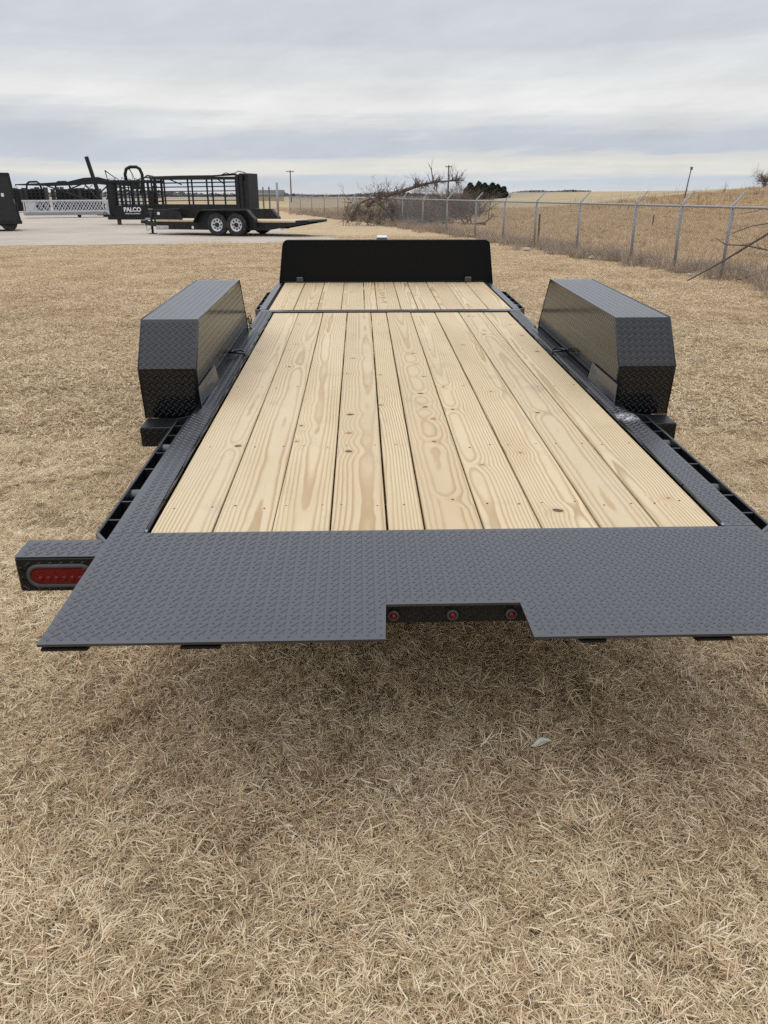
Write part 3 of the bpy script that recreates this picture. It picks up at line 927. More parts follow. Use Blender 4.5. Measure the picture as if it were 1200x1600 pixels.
# --- chain link fence along the field
fy = [10.4, 13.2, 16.0, 17.7, 19.6, 22.6, 25.6, 28.4, 31.4, 35.2, 39.2, 43.2, 47.2, 50.6, 54.4, 58.4, 62.6, 67.0, 71.6, 76.5]
fpts = [(float(fence_x(y)), y) for y in fy]
fn = empty('chain_link_fence', (fpts[3][0], fpts[3][1], 0), 'grey chain link fence with slanted barb arms along the edge of the field', 'fence')
fo = Vector((fpts[3][0], fpts[3][1], 0))
RH = 1.36
along = [Vector((b[0] - a[0], b[1] - a[1], 0)).normalized() for a, b in zip(fpts, fpts[1:])]; along.append(along[-1])
for (x, y), d_ in zip(fpts, along):
    zb = hz(x, y); nrm = Vector((d_.y, -d_.x, 0))            # towards the field
    lean = Vector((random.gauss(0, .012), random.gauss(0, .012), 0))
    p0 = Vector((x, y, zb - .1)) - fo; p1 = Vector((x, y, zb + RH)) + lean - fo
    po = MB().tube([p0, p1], .031, 10).build('post', M['galv'], fn, None, True)
    MB().tube([p1, p1 + Vector((0, 0, .03)), p1 + nrm * .25 + Vector((0, 0, .30))], [.03, .026, .016], 8).build('barb_arm', M['galv'], po, None, True)
tr_ = [Vector((x, y, hz(x, y) + RH + .0)) - fo for x, y in fpts]
MB().tube(tr_, .024, 8).build('top_rail', M['galv'], fn, None, True)
wm = MB()
def wire(a, b, r_=.0021):
    wm.tube([a, b], r_, 3, caps=False)
for (xa, ya), (xb, yb), d_ in zip(fpts, fpts[1:], along):
    A, B = Vector((xa, ya, hz(xa, ya))) - fo, Vector((xb, yb, hz(xb, yb))) - fo
    L = (B - A).length; sp = .075; hh = RH - .04
    nrm = Vector((d_.y, -d_.x, 0)) * -.04
    k = -int(hh / sp) - 1
    while k * sp < L:
        for dr in (1, -1):
            t0, t1 = k * sp, k * sp + hh
            z0, z1 = .02, .02 + hh
            if t0 < 0: z0 += -t0; t0 = 0
            if t1 > L: z1 -= (t1 - L); t1 = L
            if t1 - t0 > .02:
                if dr < 0: z0, z1 = 2 * .02 + hh - z0, 2 * .02 + hh - z1
                wire(A + (B - A) * (t0 / L) + Vector((0, 0, z0)) + nrm, A + (B - A) * (t1 / L) + Vector((0, 0, z1)) + nrm)
        k += 1
wo_ = wm.build('wire_mesh', M['wire'], fn); wo_['kind'] = 'stuff'

# --- second fence: tall posts at the corner of the yard
f2 = empty('wire_fence', (-5.2, 62, 0), 'short run of taller dark fence posts behind the parked tilt bed trailer', 'fence')
tp = []
for k, (x, y) in enumerate([(-5.9, 60), (-6.8, 63), (-7.6, 66), (-8.5, 69), (-9.4, 72), (-10.6, 75)]):
    hgt = 2.35 if k == 0 else 2.1
    MB().tube([(x + 5.2, y - 62, -.1), (x + 5.2, y - 62, hgt)], .085 if k == 0 else .055, 10).build('post', M['galv'] if k == 0 else M['bark'], f2, None, True)
    tp.append((x + 5.2, y - 62, 1.6))
MB().tube(tp, .03, 6).build('rail', M['galv'], f2, None, True)

# --- stakes
def stake(x, y, h_, lean, label):
    o = MB().bar((0, 0, -.1), (lean * h_, 0, h_), .05, .045).build('stake', M['stake'], None, (x, y, hz(x, y)))
    # a T-post: flange with a spine
    return tag(o, label, 'stake')
stake(5.95, 27.0, .98, -.02, 'dark thin steel stake standing alone in the grass just inside the fence')
stake(14.4, 40.0, .62, .03, 'short dark stake on the bare earth bank, nearer the leaning pole')
stake(19.5, 42.5, .66, -.03, 'short dark stake on the bare earth bank below the round bare tree')

# --- poles
def pole(x, y, h_, r_, lean, arm, label, insul=True):
    o = empty('utility_pole', (x, y, hz(x, y)), label, 'utility pole')
    MB().tube([(0, 0, -.4), (lean * h_ * .5, 0, h_ * .5), (lean * h_, 0, h_)], [r_, r_ * .88, r_ * .7], 9).build('shaft', M['bark'], o, None, True)
    if arm:
        zc = h_ * .955
        MB().bbox((lean * zc - arm / 2, -.06 - r_, zc - .07), (lean * zc + arm / 2, -r_ + .02, zc + .07), .01).build('crossarm', M['bark'], o)
        for t in (-.45, 0, .45):
            MB().lathe([(.0001, .16), (.05, .15), (.06, .06), (.03, 0)], 8, (lean * zc + t * arm, -r_ - .02, zc + .07), 2).build('insulator', M['galv'], o, None, True)
    return o
pole(-13.9, 170, 6.0, .15, 0, 1.5, 'grey utility pole with a crossarm standing left behind the tall fence posts')
pole(16.0, 150, 6.4, .17, 0, 1.2, 'utility pole rising out of the thicket behind the fallen tree')
pole(32.4, 82, 2.9, .065, .105, .22, 'weathered pole leaning right on the bare earth bank')

# --- far woods and shed on the skyline
def leaf_cloud(n, fn_, size, material, name, parent=None, loc=None):
    """many small tilted faces through a volume"""
    c = np.array([fn_() for _ in range(n)]); s_ = size * (.5 + rng.random(n))
    a = rng.normal(size=(n, 3)); a /= np.linalg.norm(a, axis=1)[:, None]
    b = np.cross(a, rng.normal(size=(n, 3))); b /= np.linalg.norm(b, axis=1)[:, None]
    p = np.stack([c - a * s_[:, None], c + b * (s_ * .6)[:, None], c + a * s_[:, None], c - b * (s_ * .6)[:, None]], 1).reshape(-1, 3)
    me = bpy.data.meshes.new(name); me.from_pydata(p.tolist(), [], [(4 * i, 4 * i + 1, 4 * i + 2, 4 * i + 3) for i in range(n)])
    at = me.attributes.new('tint', 'FLOAT', 'POINT'); at.data.foreach_set('value', np.repeat(rng.random(n), 4).astype(np.float32))
    me.materials.append(material)
    return link(name, me, parent, loc)
def woods(x0, x1, y, h_, n, label, name='far_woods'):
    prof_ = lambda x: h_ * (.55 + .25 * math.sin(x * .021 + y) + .2 * math.sin(x * .067))
    def f():
        x = random.uniform(x0, x1); e = min(1, (x - x0) / 25, (x1 - x) / 25)
        return (x, y + random.gauss(0, 12), hz(x, y) + random.random() ** .8 * prof_(x) * max(.15, e))
    return tag(leaf_cloud(n, f, 1.3, M['woods'], name), label, kind='stuff')
woods(-260, 60, 640, 4.2, 4200, 'hazy grey belt of woods along the skyline behind the yard')
woods(172, 206, 900, 5.5, 700, 'low dark strip of woods on the far ridge')
woods(232, 275, 1000, 5.5, 800, 'thin strip of woods far off on the right ridge')
sh = empty('shed', (-23, 205, 0), 'long low dark roofed shed far behind the fence on the skyline', 'shed')
MB().box((-4.2, -3, -.2), (4.2, 3, 1.35)).build('wall', M['plank_dull'], sh)
MB().prism([(-3.4, 1.352), (3.4, 1.352), (0, 2.5)], 0, -4.6, 4.6).build('roof', M['roof'], sh)

# --- bare wood: recursive branches
def grow(mb, p, d_, L, r_, depth, wig=.25, up=.05, spread=.6, kids=(2, 4), sides=5, droop=0.):
    n = 4; pts = [p.copy()]; rs = [r_]
    q = p.copy(); dd = d_.normalized()
    for i in range(n):
        dd = (dd + Vector((random.gauss(0, wig), random.gauss(0, wig), random.gauss(0, wig) + up - droop * i)) * .5).normalized()
        q = q + dd * (L / n); pts.append(q.copy()); rs.append(r_ * (1 - .62 * (i + 1) / n))
    mb.tube(pts, rs, sides if r_ > .02 else 3, caps=False)
    if depth <= 0: return
    for k in range(random.randint(*kids)):
        i = random.randint(1, n); t = pts[i]
        sd_ = Vector((random.gauss(0, 1), random.gauss(0, 1), random.gauss(0, 1)))
        nd = (dd + sd_.normalized() * spread).normalized()
        grow(mb, t, nd, L * random.uniform(.5, .8), max(rs[i] * .66, .004), depth - 1, wig, up, spread, kids, sides, droop)


ft = empty('fallen_tree', (1.75, 44.8, 0), 'big fallen leafless tree lying over the fence with its broken limbs raised', 'tree')
tk = MB()
limb = [(-1.35, 1.0, .95), (-.6, 1.0, 1.50), (.5, 1.1, 1.70), (1.6, 1.2, 2.05), (2.5, 1.3, 2.22), (3.6, 1.4, 2.28)]
tk.tube(limb, [.09, .11, .10, .075, .055, .03], 9)
tk.tube([(-2.2, .2, .35), (-1.7, .1, 1.15), (-1.15, .0, 1.38), (-.55, -.1, 1.05), (-.1, -.2, .55), (.3, -.3, -.05)], [.03, .065, .075, .07, .065, .06], 9)
tk.build('trunk', M['bark'], ft, None, True)
bm_ = MB()
for t in range(95):
    i = random.randint(1, 5); p = Vector(limb[i]) + Vector((random.uniform(-.4, .2), 0, 0))
    grow(bm_, p, Vector((random.gauss(.5, .6), random.gauss(0, .6), random.gauss(.1, .6))), random.uniform(.25, .55), .028, 2, .35, .0, .7)
grow(bm_, Vector((2.35, 1.3, 2.18)), Vector((-.2, 0, 1)), .75, .05, 2, .22, .1, .4, (2, 3))
for t in range(120):
    p = Vector((random.uniform(-2.6, .6), random.uniform(-.4, .8), random.uniform(.3, 1.4)))
    grow(bm_, p, Vector((random.gauss(-.2, .7), random.gauss(0, .5), random.gauss(-.2, .8))), random.uniform(.3, .8), .022, 2, .4, -.02, .8)
for t in range(20):
    p = Vector((random.uniform(-1.3, .2), random.uniform(.4, 1.4), random.uniform(1.2, 1.7)))
    grow(bm_, p, Vector((random.gauss(-.1, .5), random.gauss(0, .3), 1)), random.uniform(.35, .65), .014, 2, .3, .05, .5)
bm_.build('branches', M['twig'], ft)

# thicket of bare shrubs behind the fallen tree
protos = []
for k in range(4):
    mb = MB()
    for t in range(15):
        grow(mb, Vector((random.gauss(0, .4), random.gauss(0, .25), 0)), Vector((random.gauss(0, .55), random.gauss(0, .55), 1)), random.uniform(.8, 1.45), .034, 3, .34, .05, .7, (3, 4), 4)
    protos.append(mb.mesh('stems', M['twig']))
shrub_at = [(1.2, 49, .55), (2.3, 48, .6), (3.2, 49.5, .7), (-.4, 52, .55), (4.4, 49, .65), (2.6, 51, 1.0), (3.8, 54, 1.1), (5.0, 52.5, 1.0), (6.4, 53, 1.05), (7.2, 56, 1.1), (3.4, 52, .95), (4.6, 55, 1.1), (5.6, 58, 1.25), (6.2, 56, 1.1), (7.4, 60, 1.2), (7.9, 62, 1.1), (4.2, 60, 1.1), (6.2, 64, 1.3), (2.0, 56, .9), (.2, 58, .7), (8.4, 65, 1.1)]
for i, (x, y, s_) in enumerate(shrub_at):
    o = empty('bare_shrub', (x, y, hz(x, y)), 'leafless grey brown shrub in the thicket behind the fallen tree', 'shrub', 'bare shrubs of the thicket', (0, 0, random.random() * 6))
    o.scale = (s_ * 1.3, s_ * 1.3, s_ * .80)
    link('stems', protos[i % 4], o)

# brush pile and dead wood
bp = MB()
for t in range(210):
    a = random.random() * 6.28; r0 = random.random()
    p = Vector((math.cos(a) * r0 * 1.55, math.sin(a) * r0 * .9, random.random() * .62 * (1 - r0 * r0)))
    grow(bp, p, Vector((random.gauss(0, 1), random.gauss(0, .6), random.gauss(.0, .3))), random.uniform(.4, 1.1), .018, 1, .35, 0, .7, (2, 3), 4)
tag(bp.build('brush_pile', M['twig'], None, (3.7, 42.6, hz(3.7, 42.6))), 'low heap of grey brushwood lying in the field behind the fence', 'brush pile')
lm = MB()
for t in range(7):
    grow(lm, Vector((random.uniform(-.7, .7), 0, .18)), Vector((random.gauss(0, 1), random.gauss(0, .3), random.uniform(0, .6))), random.uniform(.5, .9), .045, 2, .3, .02, .6)
tag(lm.build('dead_branch', M['limb'], None, (5.75, 41.6, hz(5.75, 41.6))), 'gnarled dead branch lying beside the low brush heap', 'branch')

# big dead limbs caught on the fence at the right edge
dl = empty('dead_limb', (7.75, 15.6, 0), 'dark dead limbs sprawled against the near end of the chain link fence', 'limb')
lb_ = MB()
lb_.tube([(-1.35, -.1, .02), (-.75, -.12, .36), (-.2, -.15, .72), (.25, -.15, 1.0), (.75, -.1, 1.08), (1.5, 0, .9)], [.010, .016, .022, .028, .032, .036], 7)
lb_.tube([(-.95, -.2, .82), (-.72, -.18, .70), (-.3, -.15, .68), (.1, -.12, .60), (.6, -.1, .55)], [.006, .010, .013, .015, .018], 6)
lb_.tube([(.6, -.1, 1.07), (.2, -.1, 1.10), (-.25, -.1, 1.03), (-.6, -.1, .90)], [.018, .013, .010, .006], 6)
lb_.tube([(.4, -.12, 1.0), (.30, -.2, .70), (.16, -.25, .42), (.1, -.3, .2)], [.016, .015, .013, .010], 6)
lb_.tube([(.72, -.2, 1.02), (.42, -.25, .62), (.18, -.3, .22), (.13, -.3, .05)], [.020, .018, .014, .010], 6)
lb_.tube([(-.55, -.3, .02), (-.1, -.3, .16), (.25, -.28, .30), (.6, -.25, .55), (.9, -.2, .5)], [.008, .014, .018, .024, .03], 6)
lb_.tube([(.30, -.1, 1.32), (.1, -.1, 1.40), (-.2, -.1, 1.30), (-.5, -.1, 1.25)], [.008, .008, .006, .004], 5)
lb_.tube([(-.1, -.5, .05), (.3, -.5, .12), (.8, -.4, .06)], [.010, .014, .012], 5)
lb_.build('limb', M['limb'], dl, None, True)
tb_ = MB()
for t in range(52):
    grow(tb_, Vector((random.uniform(-.1, 1.2), random.uniform(-.55, .1), random.uniform(.0, .18))), Vector((random.gauss(0, .9), random.gauss(0, .5), random.uniform(-.1, .5))), random.uniform(.2, .55), .006, 1, .4, 0, .8, (1, 3), 3)
for t in range(10):
    grow(tb_, Vector((random.uniform(-.4, .8), -.12, random.uniform(.5, 1.1))), Vector((random.gauss(-.5, .7), random.gauss(0, .3), random.gauss(0, .5))), random.uniform(.2, .5), .006, 1, .3, 0, .7, (1, 2), 3)
tb_.build('twigs', M['twig'], dl)

# --- evergreens left of the ridge, and the round bare tree on the right
def juniper(x, y, h_, w_, label):
    o = empty('evergreen_tree', (x, y, hz(x, y)), label, 'tree')
    MB().tube([(0, 0, -.3), (0, 0, h_ * .8)], [.22, .06], 7).build('trunk', M['bark'], o, None, True)
    def f():
        t = random.random() ** .8; a = random.random() * 6.28
        rr = w_ * (1 - t) ** .55 * (.45 + .55 * random.random() ** .5) * (.8 + .3 * math.sin(a * 3 + t * 9))
        return (math.cos(a) * rr, math.sin(a) * rr, t * h_)
    leaf_cloud(1100, f, .42, M['juniper'], 'crown', o)
for x, y, h_, w_, lb2 in [(33.5, 252, 4.6, 2.6, 'dark evergreen at the left end of the clump, merging into the bare thicket'), (35.6, 248, 4.9, 2.7, 'tallest dark evergreen of the clump on the skyline'),
                          (37.8, 251, 4.6, 2.7, 'dark evergreen in the middle of the skyline clump'), (39.8, 249, 4.4, 2.6, 'broad dark evergreen right of the middle of the skyline clump'),
                          (41.8, 252, 3.9, 2.4, 'smaller dark evergreen second from the right of the skyline clump'), (43.4, 250, 3.2, 2.1, 'lowest dark evergreen at the right end of the clump')]:
    juniper(x, y, h_, w_, lb2)
bt_ = empty('bare_tree', (70.2, 143, hz(70.2, 143)), 'round crowned leafless tree standing alone on the right skyline', 'tree')
MB().tube([(0, 0, -.4), (.05, 0, .9), (0, 0, 1.6)], [.34, .27, .22], 9).build('trunk', M['bark'], bt_, None, True)
mb = MB()
for t in range(16):
    a = t * 2.4; grow(mb, Vector((0, 0, random.uniform(.6, 1.7))), Vector((math.cos(a) * 1.1, math.sin(a) * 1.1, random.uniform(.25, 1.3))), random.uniform(1.2, 1.9), .085, 4, .35, .04, .75, (3, 4), 4)
mb.build('crown', M['twig'], bt_)

# dead weed stalks standing on the bank
wk = MB()
for t in range(300):
    x = random.uniform(20, 62); y = random.uniform(58, 86)
    p = Vector((x, y, hz(x, y)))
    for q in range(random.randint(1, 3)):
        grow(wk, p, Vector((random.gauss(0, .3), random.gauss(0, .3), 1)), random.uniform(.4, 1.2), .010, 1, .2, .1, .5, (1, 3), 3)
tag(wk.build('weeds', M['twig']), 'dry upright weed stalks along the top of the earth bank', kind='stuff')

# --- stones along the fence
for x, y, s_, lb2 in [(5.0, 24.2, .10, 'pale broken stone in the grass left of the thin steel stake'), (6.05, 21.0, .08, 'small whitish stone lying on the lawn short of the fence'), (5.4, 22.9, .055, 'tiny pale stone under the fence near the stake'),
                      (6.85, 16.5, .05, 'small white stone at the foot of the fence by the dead limbs'), (7.1, 15.9, .045, 'smaller white stone among the twigs at the near fence end'), (7.0, 12.6, .05, 'single pale pebble on the open lawn at the right')]:
    mb = MB(); rngs = []
    nseg = 7
    for j in range(5):
        ph = math.pi * j / 4
        for i in range(nseg):
            a = 2 * math.pi * i / nseg; k = 1 + random.gauss(0, .12)
            mb.v.append((math.cos(a) * math.sin(ph) * s_ * k * 1.3, math.sin(a) * math.sin(ph) * s_ * k, (math.cos(ph) * .7 * k + .3) * s_))
    for j in range(4):
        for i in range(nseg): mb.f.append((j * nseg + i, j * nseg + (i + 1) % nseg, (j + 1) * nseg + (i + 1) % nseg, (j + 1) * nseg + i))
    tag(mb.build('stone', M['rock'], None, (x, y, hz(x, y) + .03)), lb2, 'stone')

# --- corn husk on the grass in front
hk = MB(); nu, nv = 9, 5
for i in range(nu):
    t = i / (nu - 1) * 2 - 1
    for j in range(nv):
        q = j / (nv - 1) * 2 - 1
        wv = .012 * (1 - abs(t) ** 1.6) + .001
        hk.v.append((t * .034, q * wv + .004 * math.sin(t * 3), .008 * q * q * (1 - t * t) + .004 * math.sin(t * 2.2 + 1) + .002 * math.sin(q * 9 + t * 5)))
for i in range(nu - 1):
    for j in range(nv - 1): hk.f.append((i * nv + j, (i + 1) * nv + j, (i + 1) * nv + j + 1, i * nv + j + 1))
ho = hk.build('husk', M['paper'], None, (.535, 1.885, .05), True)
ho.modifiers.new('thickness', 'SOLIDIFY').thickness = .0012
ho.rotation_euler = (.2, -.1, .12)
tag(ho, 'torn pale scrap of dry husk lying on the grass below the ramp', 'litter')


def text(body, size, parent, material, loc, rot, name='lettering', bold=0.0):
    cu = bpy.data.curves.new(name, 'FONT'); cu.body = body; cu.size = size; cu.align_x = 'CENTER'; cu.align_y = 'CENTER'
    cu.extrude = .004; cu.offset = bold; cu.materials.append(M[material])
    tmp = bpy.data.objects.new(name, cu); col.objects.link(tmp)
    me = bpy.data.meshes.new_from_object(tmp.evaluated_get(bpy.context.evaluated_depsgraph_get()))
    bpy.data.objects.remove(tmp); me.name = name
    o = link(name, me, parent, loc); o.rotation_euler = rot
    return o


# --- parked tilt bed trailer on the concrete. own axes: +X towards the tail, -Y the near side
def far_trailer():
    o = empty('flatbed_trailer', (-4.95, 34.2, .03), 'black tilt bed trailer with silver wheels parked on the concrete yard', 'trailer', rot=(0, 0, R(-17)))
    dk = .52; hw = 1.02
    def P(mb, name, mt='far_black', smooth=False, parent=None, angle=None): return mb.build(name, M[mt], parent or o, None, smooth, angle)
    for s in (-1, 1):
        P(MB().bbox((-3.3, s * hw - .05, .22), (1.75, s * hw + .05, dk), .01), 'frame_rail')
        P(MB().prism([(1.75, .24), (3.45, dk + .0), (3.45, dk + .02), (1.75, dk)], 1, s * hw - .05, s * hw + .05), 'tail_rail')
        y0, y1 = (s * 1.06, s * 1.36)
        fo_ = [(-1.45, .50), (-1.22, .90), (-1.05, .99), (.95, .99), (1.25, .66), (1.28, .36)]
        f = MB(); f.prism([(x, z) for x, z in fo_] + [(1.24, .36), (1.2, .66), (.93, .95), (-1.03, .95), (-1.18, .87), (-1.41, .50)], 1, min(y0, y1), max(y0, y1))
        f.prism(fo_ + [(1.28, .36), (-1.45, .36)][1:], 1, s * 1.06 - .005, s * 1.06 + .005)
        P(f, 'fender')
        for xc in (-.40, .44):
            wl = P(MB().lathe([(.25, -.11), (.36, -.12), (.42, -.105), (.435, -.06), (.435, .06), (.42, .105), (.36, .12), (.25, .11)], 36, (xc, s * 1.22, .43), 1), 'wheel', 'rubber', True, None, 35)
            if True:
                rm = MB().lathe([(.255, s * .105), (.24, s * .09), (.22, s * .06), (.12, s * .045), (.085, s * .065), (.08, s * .11), (.0001, s * .115)], 28, (xc, s * 1.22, .43), 1).build('rim', M['rim'], wl, None, True)
                hb = MB()
                for k in range(8):
                    a = k * math.pi / 4
                    hb.tube([(xc + .165 * math.cos(a), s * (1.22 + .048), .43 + .165 * math.sin(a)), (xc + .165 * math.cos(a), s * (1.22 + .062), .43 + .165 * math.sin(a))], .036, 8)
                hb.lathe([(.088, s * .06), (.084, s * .125), (.0001, s * .128)], 16, (xc, s * 1.22, .43), 1)
                hb.build('hub', M['far_black'], wl)
    for xc in (-.40, .44): P(MB().tube([(xc, -1.1, .43), (xc, 1.1, .43)], .05, 8), 'axle', smooth=True)
    for k in range(10):
        yb = -.97 + k * .194
        MB().bbox((-3.28, yb * 1.09, dk + .002), (2.85, (yb + .186) * 1.09, dk + .075), .004).build('plank', M['wood'], o)
    P(MB().bbox((2.86, -1.02, dk + .025), (3.45, 1.02, dk + .085), .004), 'ramp_plate')
    P(MB().bbox((-3.36, -1.02, .55), (-3.30, 1.02, .98), .01), 'front_wall')
    P(MB().prism([(-3.30, .56), (-2.05, .56), (-2.15, .90), (-3.30, .98)], 1, -1.035, -1.022), 'side_board')
    P(MB().prism([(-3.30, .56), (-2.05, .56), (-2.15, .90), (-3.30, .98)], 1, 1.022, 1.035), 'side_board')
    for s in (-1, 1): P(MB().bar((-3.3, s * .75, .38), (-4.35, s * .06, .42), .09, .16), 'tongue_beam')
    P(MB().bbox((-4.62, -.07, .40), (-4.30, .07, .54), .03), 'coupler')
    P(MB().tube([(-3.95, -.28, .03), (-3.95, -.28, 1.0)], .05, 10), 'jack', smooth=True)
    P(MB().bbox((-4.07, -.42, .0), (-3.83, -.14, .03), .006), 'jack_foot')
    P(MB().bbox((-3.75, -.4, .48), (-3.42, .3, .78), .02), 'tool_box')
    P(MB().tube([(-4.45, 0, .40), (-4.3, -.12, .12), (-4.1, -.18, .20), (-3.9, -.2, .4)], .016, 6), 'safety_chain', 'bare', True)
    P(MB().tube([(-4.2, .1, .55), (-4.35, -.02, .80), (-4.05, -.05, .86), (-3.7, -.02, .70)], .018, 6), 'wiring_cable', smooth=True)
    P(MB().bar((-3.5, -.72, .52), (-3.5, -.72, .92), .04, .04), 'stake_bar')
    P(MB().bbox((-4.40, -.05, .54), (-4.12, .06, .62), .015), 'coupler_latch', 'bare')
    P(MB().bar((-4.02, -.34, .98), (-3.80, -.34, .98), .03, .03), 'jack_crank', 'bare')
    for x in (-2.5, -1.9, 1.5, 2.0): P(MB().bbox((x - .05, -hw - .075, .36), (x + .05, -hw - .052, .48), .006), 'stake_pocket')
    P(MB().bbox((-3.28, -hw - .062, .25), (-2.72, -hw - .052, .36), .002), 'name_plate', 'white')
    text('DOM TRAILER', .085, o, 'far_black', (-3.0, -hw - .0635, .305), (R(90), 0, 0))
    P(MB().bbox((-3.2, -1.041, .78), (-3.08, -1.0365, .88), .001), 'sticker', 'white')
    P(MB().bbox((-1.66, -hw - .058, .26), (-1.57, -hw - .052, .36), .001), 'sticker', 'white')
    P(MB().tube([(-.45, -1.16, .997), (.30, -1.0, 1.03), (.95, -.7, 1.02), (1.3, -.4, .95)], .02, 6), 'hose', smooth=True)
    return o
far_trailer()

# --- hydraulic cattle chute with a name panel
def chute():
    o = empty('cattle_chute', (-12.3, 46.0, .03), 'black hydraulic cattle chute with a round hoop and white lettering on its lower panel', 'cattle chute', rot=(0, 0, R(-4)))
    def P(mb, name, mt='far_black', smooth=False): return mb.build(name, M[mt], o, None, smooth)
    hw, z0, z1 = .55, .28, 2.25
    for x in (-1.25, -.95, -.35, .35, .95, 1.35):
        for s in (-1, 1):
            P(MB().bbox((x - .055, s * hw - .05, z0), (x + .055, s * hw + .05, z1 + (.05 if abs(x) > 1 else 0)), .008), 'post')
    for z in (z0 + .06, z1 - .06):
        for s in (-1, 1): P(MB().bbox((-1.42, s * (hw + .075) - .04, z - .07), (1.5, s * (hw + .075) + .024, z + .07), .008), 'rail')
    for z in (1.02, 1.18, 1.38, 1.55, 1.72, 1.89):
        for s in (-1, 1): P(MB().tube([(-.95, s * hw, z), (1.3, s * hw, z)], .024, 6), 'slat', smooth=True)
    for x in (-.78, -.6, -.12, .12, .6, .75):
        P(MB().bbox((x - .03, -hw - .03, 1.0), (x + .03, -hw + .03, 2.15), .004), 'slat')
    for s in (-1, 1): P(MB().bbox((-.95, s * (hw + .062) - .01, .40), (.95, s * (hw + .062) + .01, .98), .004), 'side_panel')
    P(MB().bbox((-1.36, -hw + .05, .35), (-1.31, hw - .05, 2.2), .006), 'head_gate')
    P(MB().bbox((1.02, -.69, .9), (1.30, -.61, 1.75), .01), 'control_box')
    hoop = [(-.38, 0, 2.2), (-.42, 0, 2.55), (-.32, 0, 2.82), (-.1, 0, 2.92), (.25, 0, 2.92), (.42, 0, 2.82), (.52, 0, 2.55), (.5, 0, 2.1), (.46, -.3, 1.6)]
    P(MB().tube(hoop, .085, 10), 'hoop', smooth=True)
    P(MB().tube([(-.15, 0, 2.86), (.0, 0, 2.55), (.1, 0, 2.25)], .018, 5), 'hose', smooth=True)
    P(MB().tube([(-.2, 0, 2.88), (-.05, .02, 2.6), (-.02, 0, 2.3)], .014, 5), 'hose', smooth=True)
    P(MB().tube([(.5, 0, 2.3), (.8, 0, 2.5), (1.1, 0, 2.45), (1.35, 0, 2.3)], .04, 6), 'hose', smooth=True)
    P(MB().tube([(.1, -.1, 2.2), (.5, -.1, 2.36), (1.0, -.1, 2.42)], .035, 6), 'cylinder', smooth=True)
    P(MB().tube([(-1.5, 0, 2.75), (-1.42, 0, 2.3), (-.95, 0, 2.35), (-1.5, 0, 2.75)], .028, 6), 'gate_arm', smooth=True)
    P(MB().bbox((-1.9, -.06, .40), (-1.42, .06, .52), .02), 'tow_coupler')
    P(MB().tube([(-1.85, -.1, .5), (-1.8, -.1, .68), (-1.65, -.1, .5)], .02, 6), 'tow_hook', smooth=True)
    for k in range(7):
        x = -.9 + k * .36
        P(MB().tube([(x, -.45, 2.2), (x + .1, -.5, 2.2 + random.uniform(.1, .22)), (x + .3, -.4, 2.22)], .02, 5), 'hose', smooth=True)
    for x in (1.05, 1.2, 1.4): P(MB().bar((x, -.66, .4), (x + .04, -.66, 1.9), .035, .035), 'lever')
    P(MB().bbox((1.05, -.60, .35), (1.5, .3, .85), .03), 'power_unit')
    for x in (-.85, 1.2): P(MB().bbox((x - .09, -.62, 0), (x + .09, -.45, .28), .01), 'leg', 'stake')
    text('PALCO', .30, o, 'white', (-.02, -hw - .082, .775), (R(90), 0, 0), bold=.012)
    text('LIVESTOCK EQUIPMENT', .078, o, 'white', (-.02, -hw - .082, .575), (R(90), 0, 0), bold=.002)
    return o
chute()

# --- long open cattle alley behind the parked trailer
def alley():
    o = empty('cattle_alley', (-8.35, 44.6, .03), 'long black open barred cattle alley standing behind the parked tilt bed trailer', 'cattle alley', rot=(0, 0, R(-17)))
    L = 2.75
    def P(mb, name, mt='far_black', smooth=False): return mb.build(name, M[mt], o, None, smooth)
    for s in (-1, 1):
        y = s * .5
        for x in ((-2.7, -2.45, -1.95, -.55, .55, 1.55, 2.2) if s < 0 else (-2.7, -.85, .35, 2.2)):
            P(MB().bbox((x - .035, y - .035, .1), (x + .035, y + .035, 2.34), .004), 'post')
        for z in (1.22, 1.45, 1.68, 1.90, 2.10):
            P(MB().tube([(-L, y, z), (2.3, y, z + .05)], .024, 6), 'rail', smooth=True)
        P(MB().bbox((-L, y - .06, 2.27), (2.35, y + .06, 2.40), .01), 'top_rail')
        P(MB().bbox((-L, y - .015, .30), (2.3, y + .015, 1.05), .004), 'side_panel')
    for z in (.45, .75, 1.05, 1.35, 1.65, 1.95):
        P(MB().tube([(-2.7, -.54, z), (-2.35, -.54, z)], .03, 6), 'ladder_rung', smooth=True)
    for x in (2.32, 2.55, 2.86):
        P(MB().bbox((x - .09, -.62, .08), (x + .09, .62, 2.5 + .05 * (x > 2.5)), .012), 'end_gate')
    P(MB().bbox((2.4, -.56, .1), (2.9, .56, 2.2), .01), 'gate_stack')
    P(MB().bar((-1.6, -.5, 2.28), (-.9, -.5, 2.02), .05, .05), 'brace')
    P(MB().bar((1.2, -.5, 2.28), (1.55, -.5, 2.05), .05, .05), 'brace')
    P(MB().tube([(1.3, -.5, 2.44), (1.7, -.5, 2.58), (2.0, -.45, 2.48), (2.3, -.3, 2.66), (2.6, -.1, 2.58)], .024, 6), 'hose', smooth=True)
    P(MB().tube([(1.0, -.5, 2.42), (1.5, -.4, 2.50), (2.1, -.3, 2.56)], .022, 6), 'hose', smooth=True)
    P(MB().tube([(-2.7, -.3, 2.4), (-1, -.3, 2.43), (.8, -.3, 2.44), (2.2, -.3, 2.5)], .045, 6), 'pipe', smooth=True)
    return o
alley()

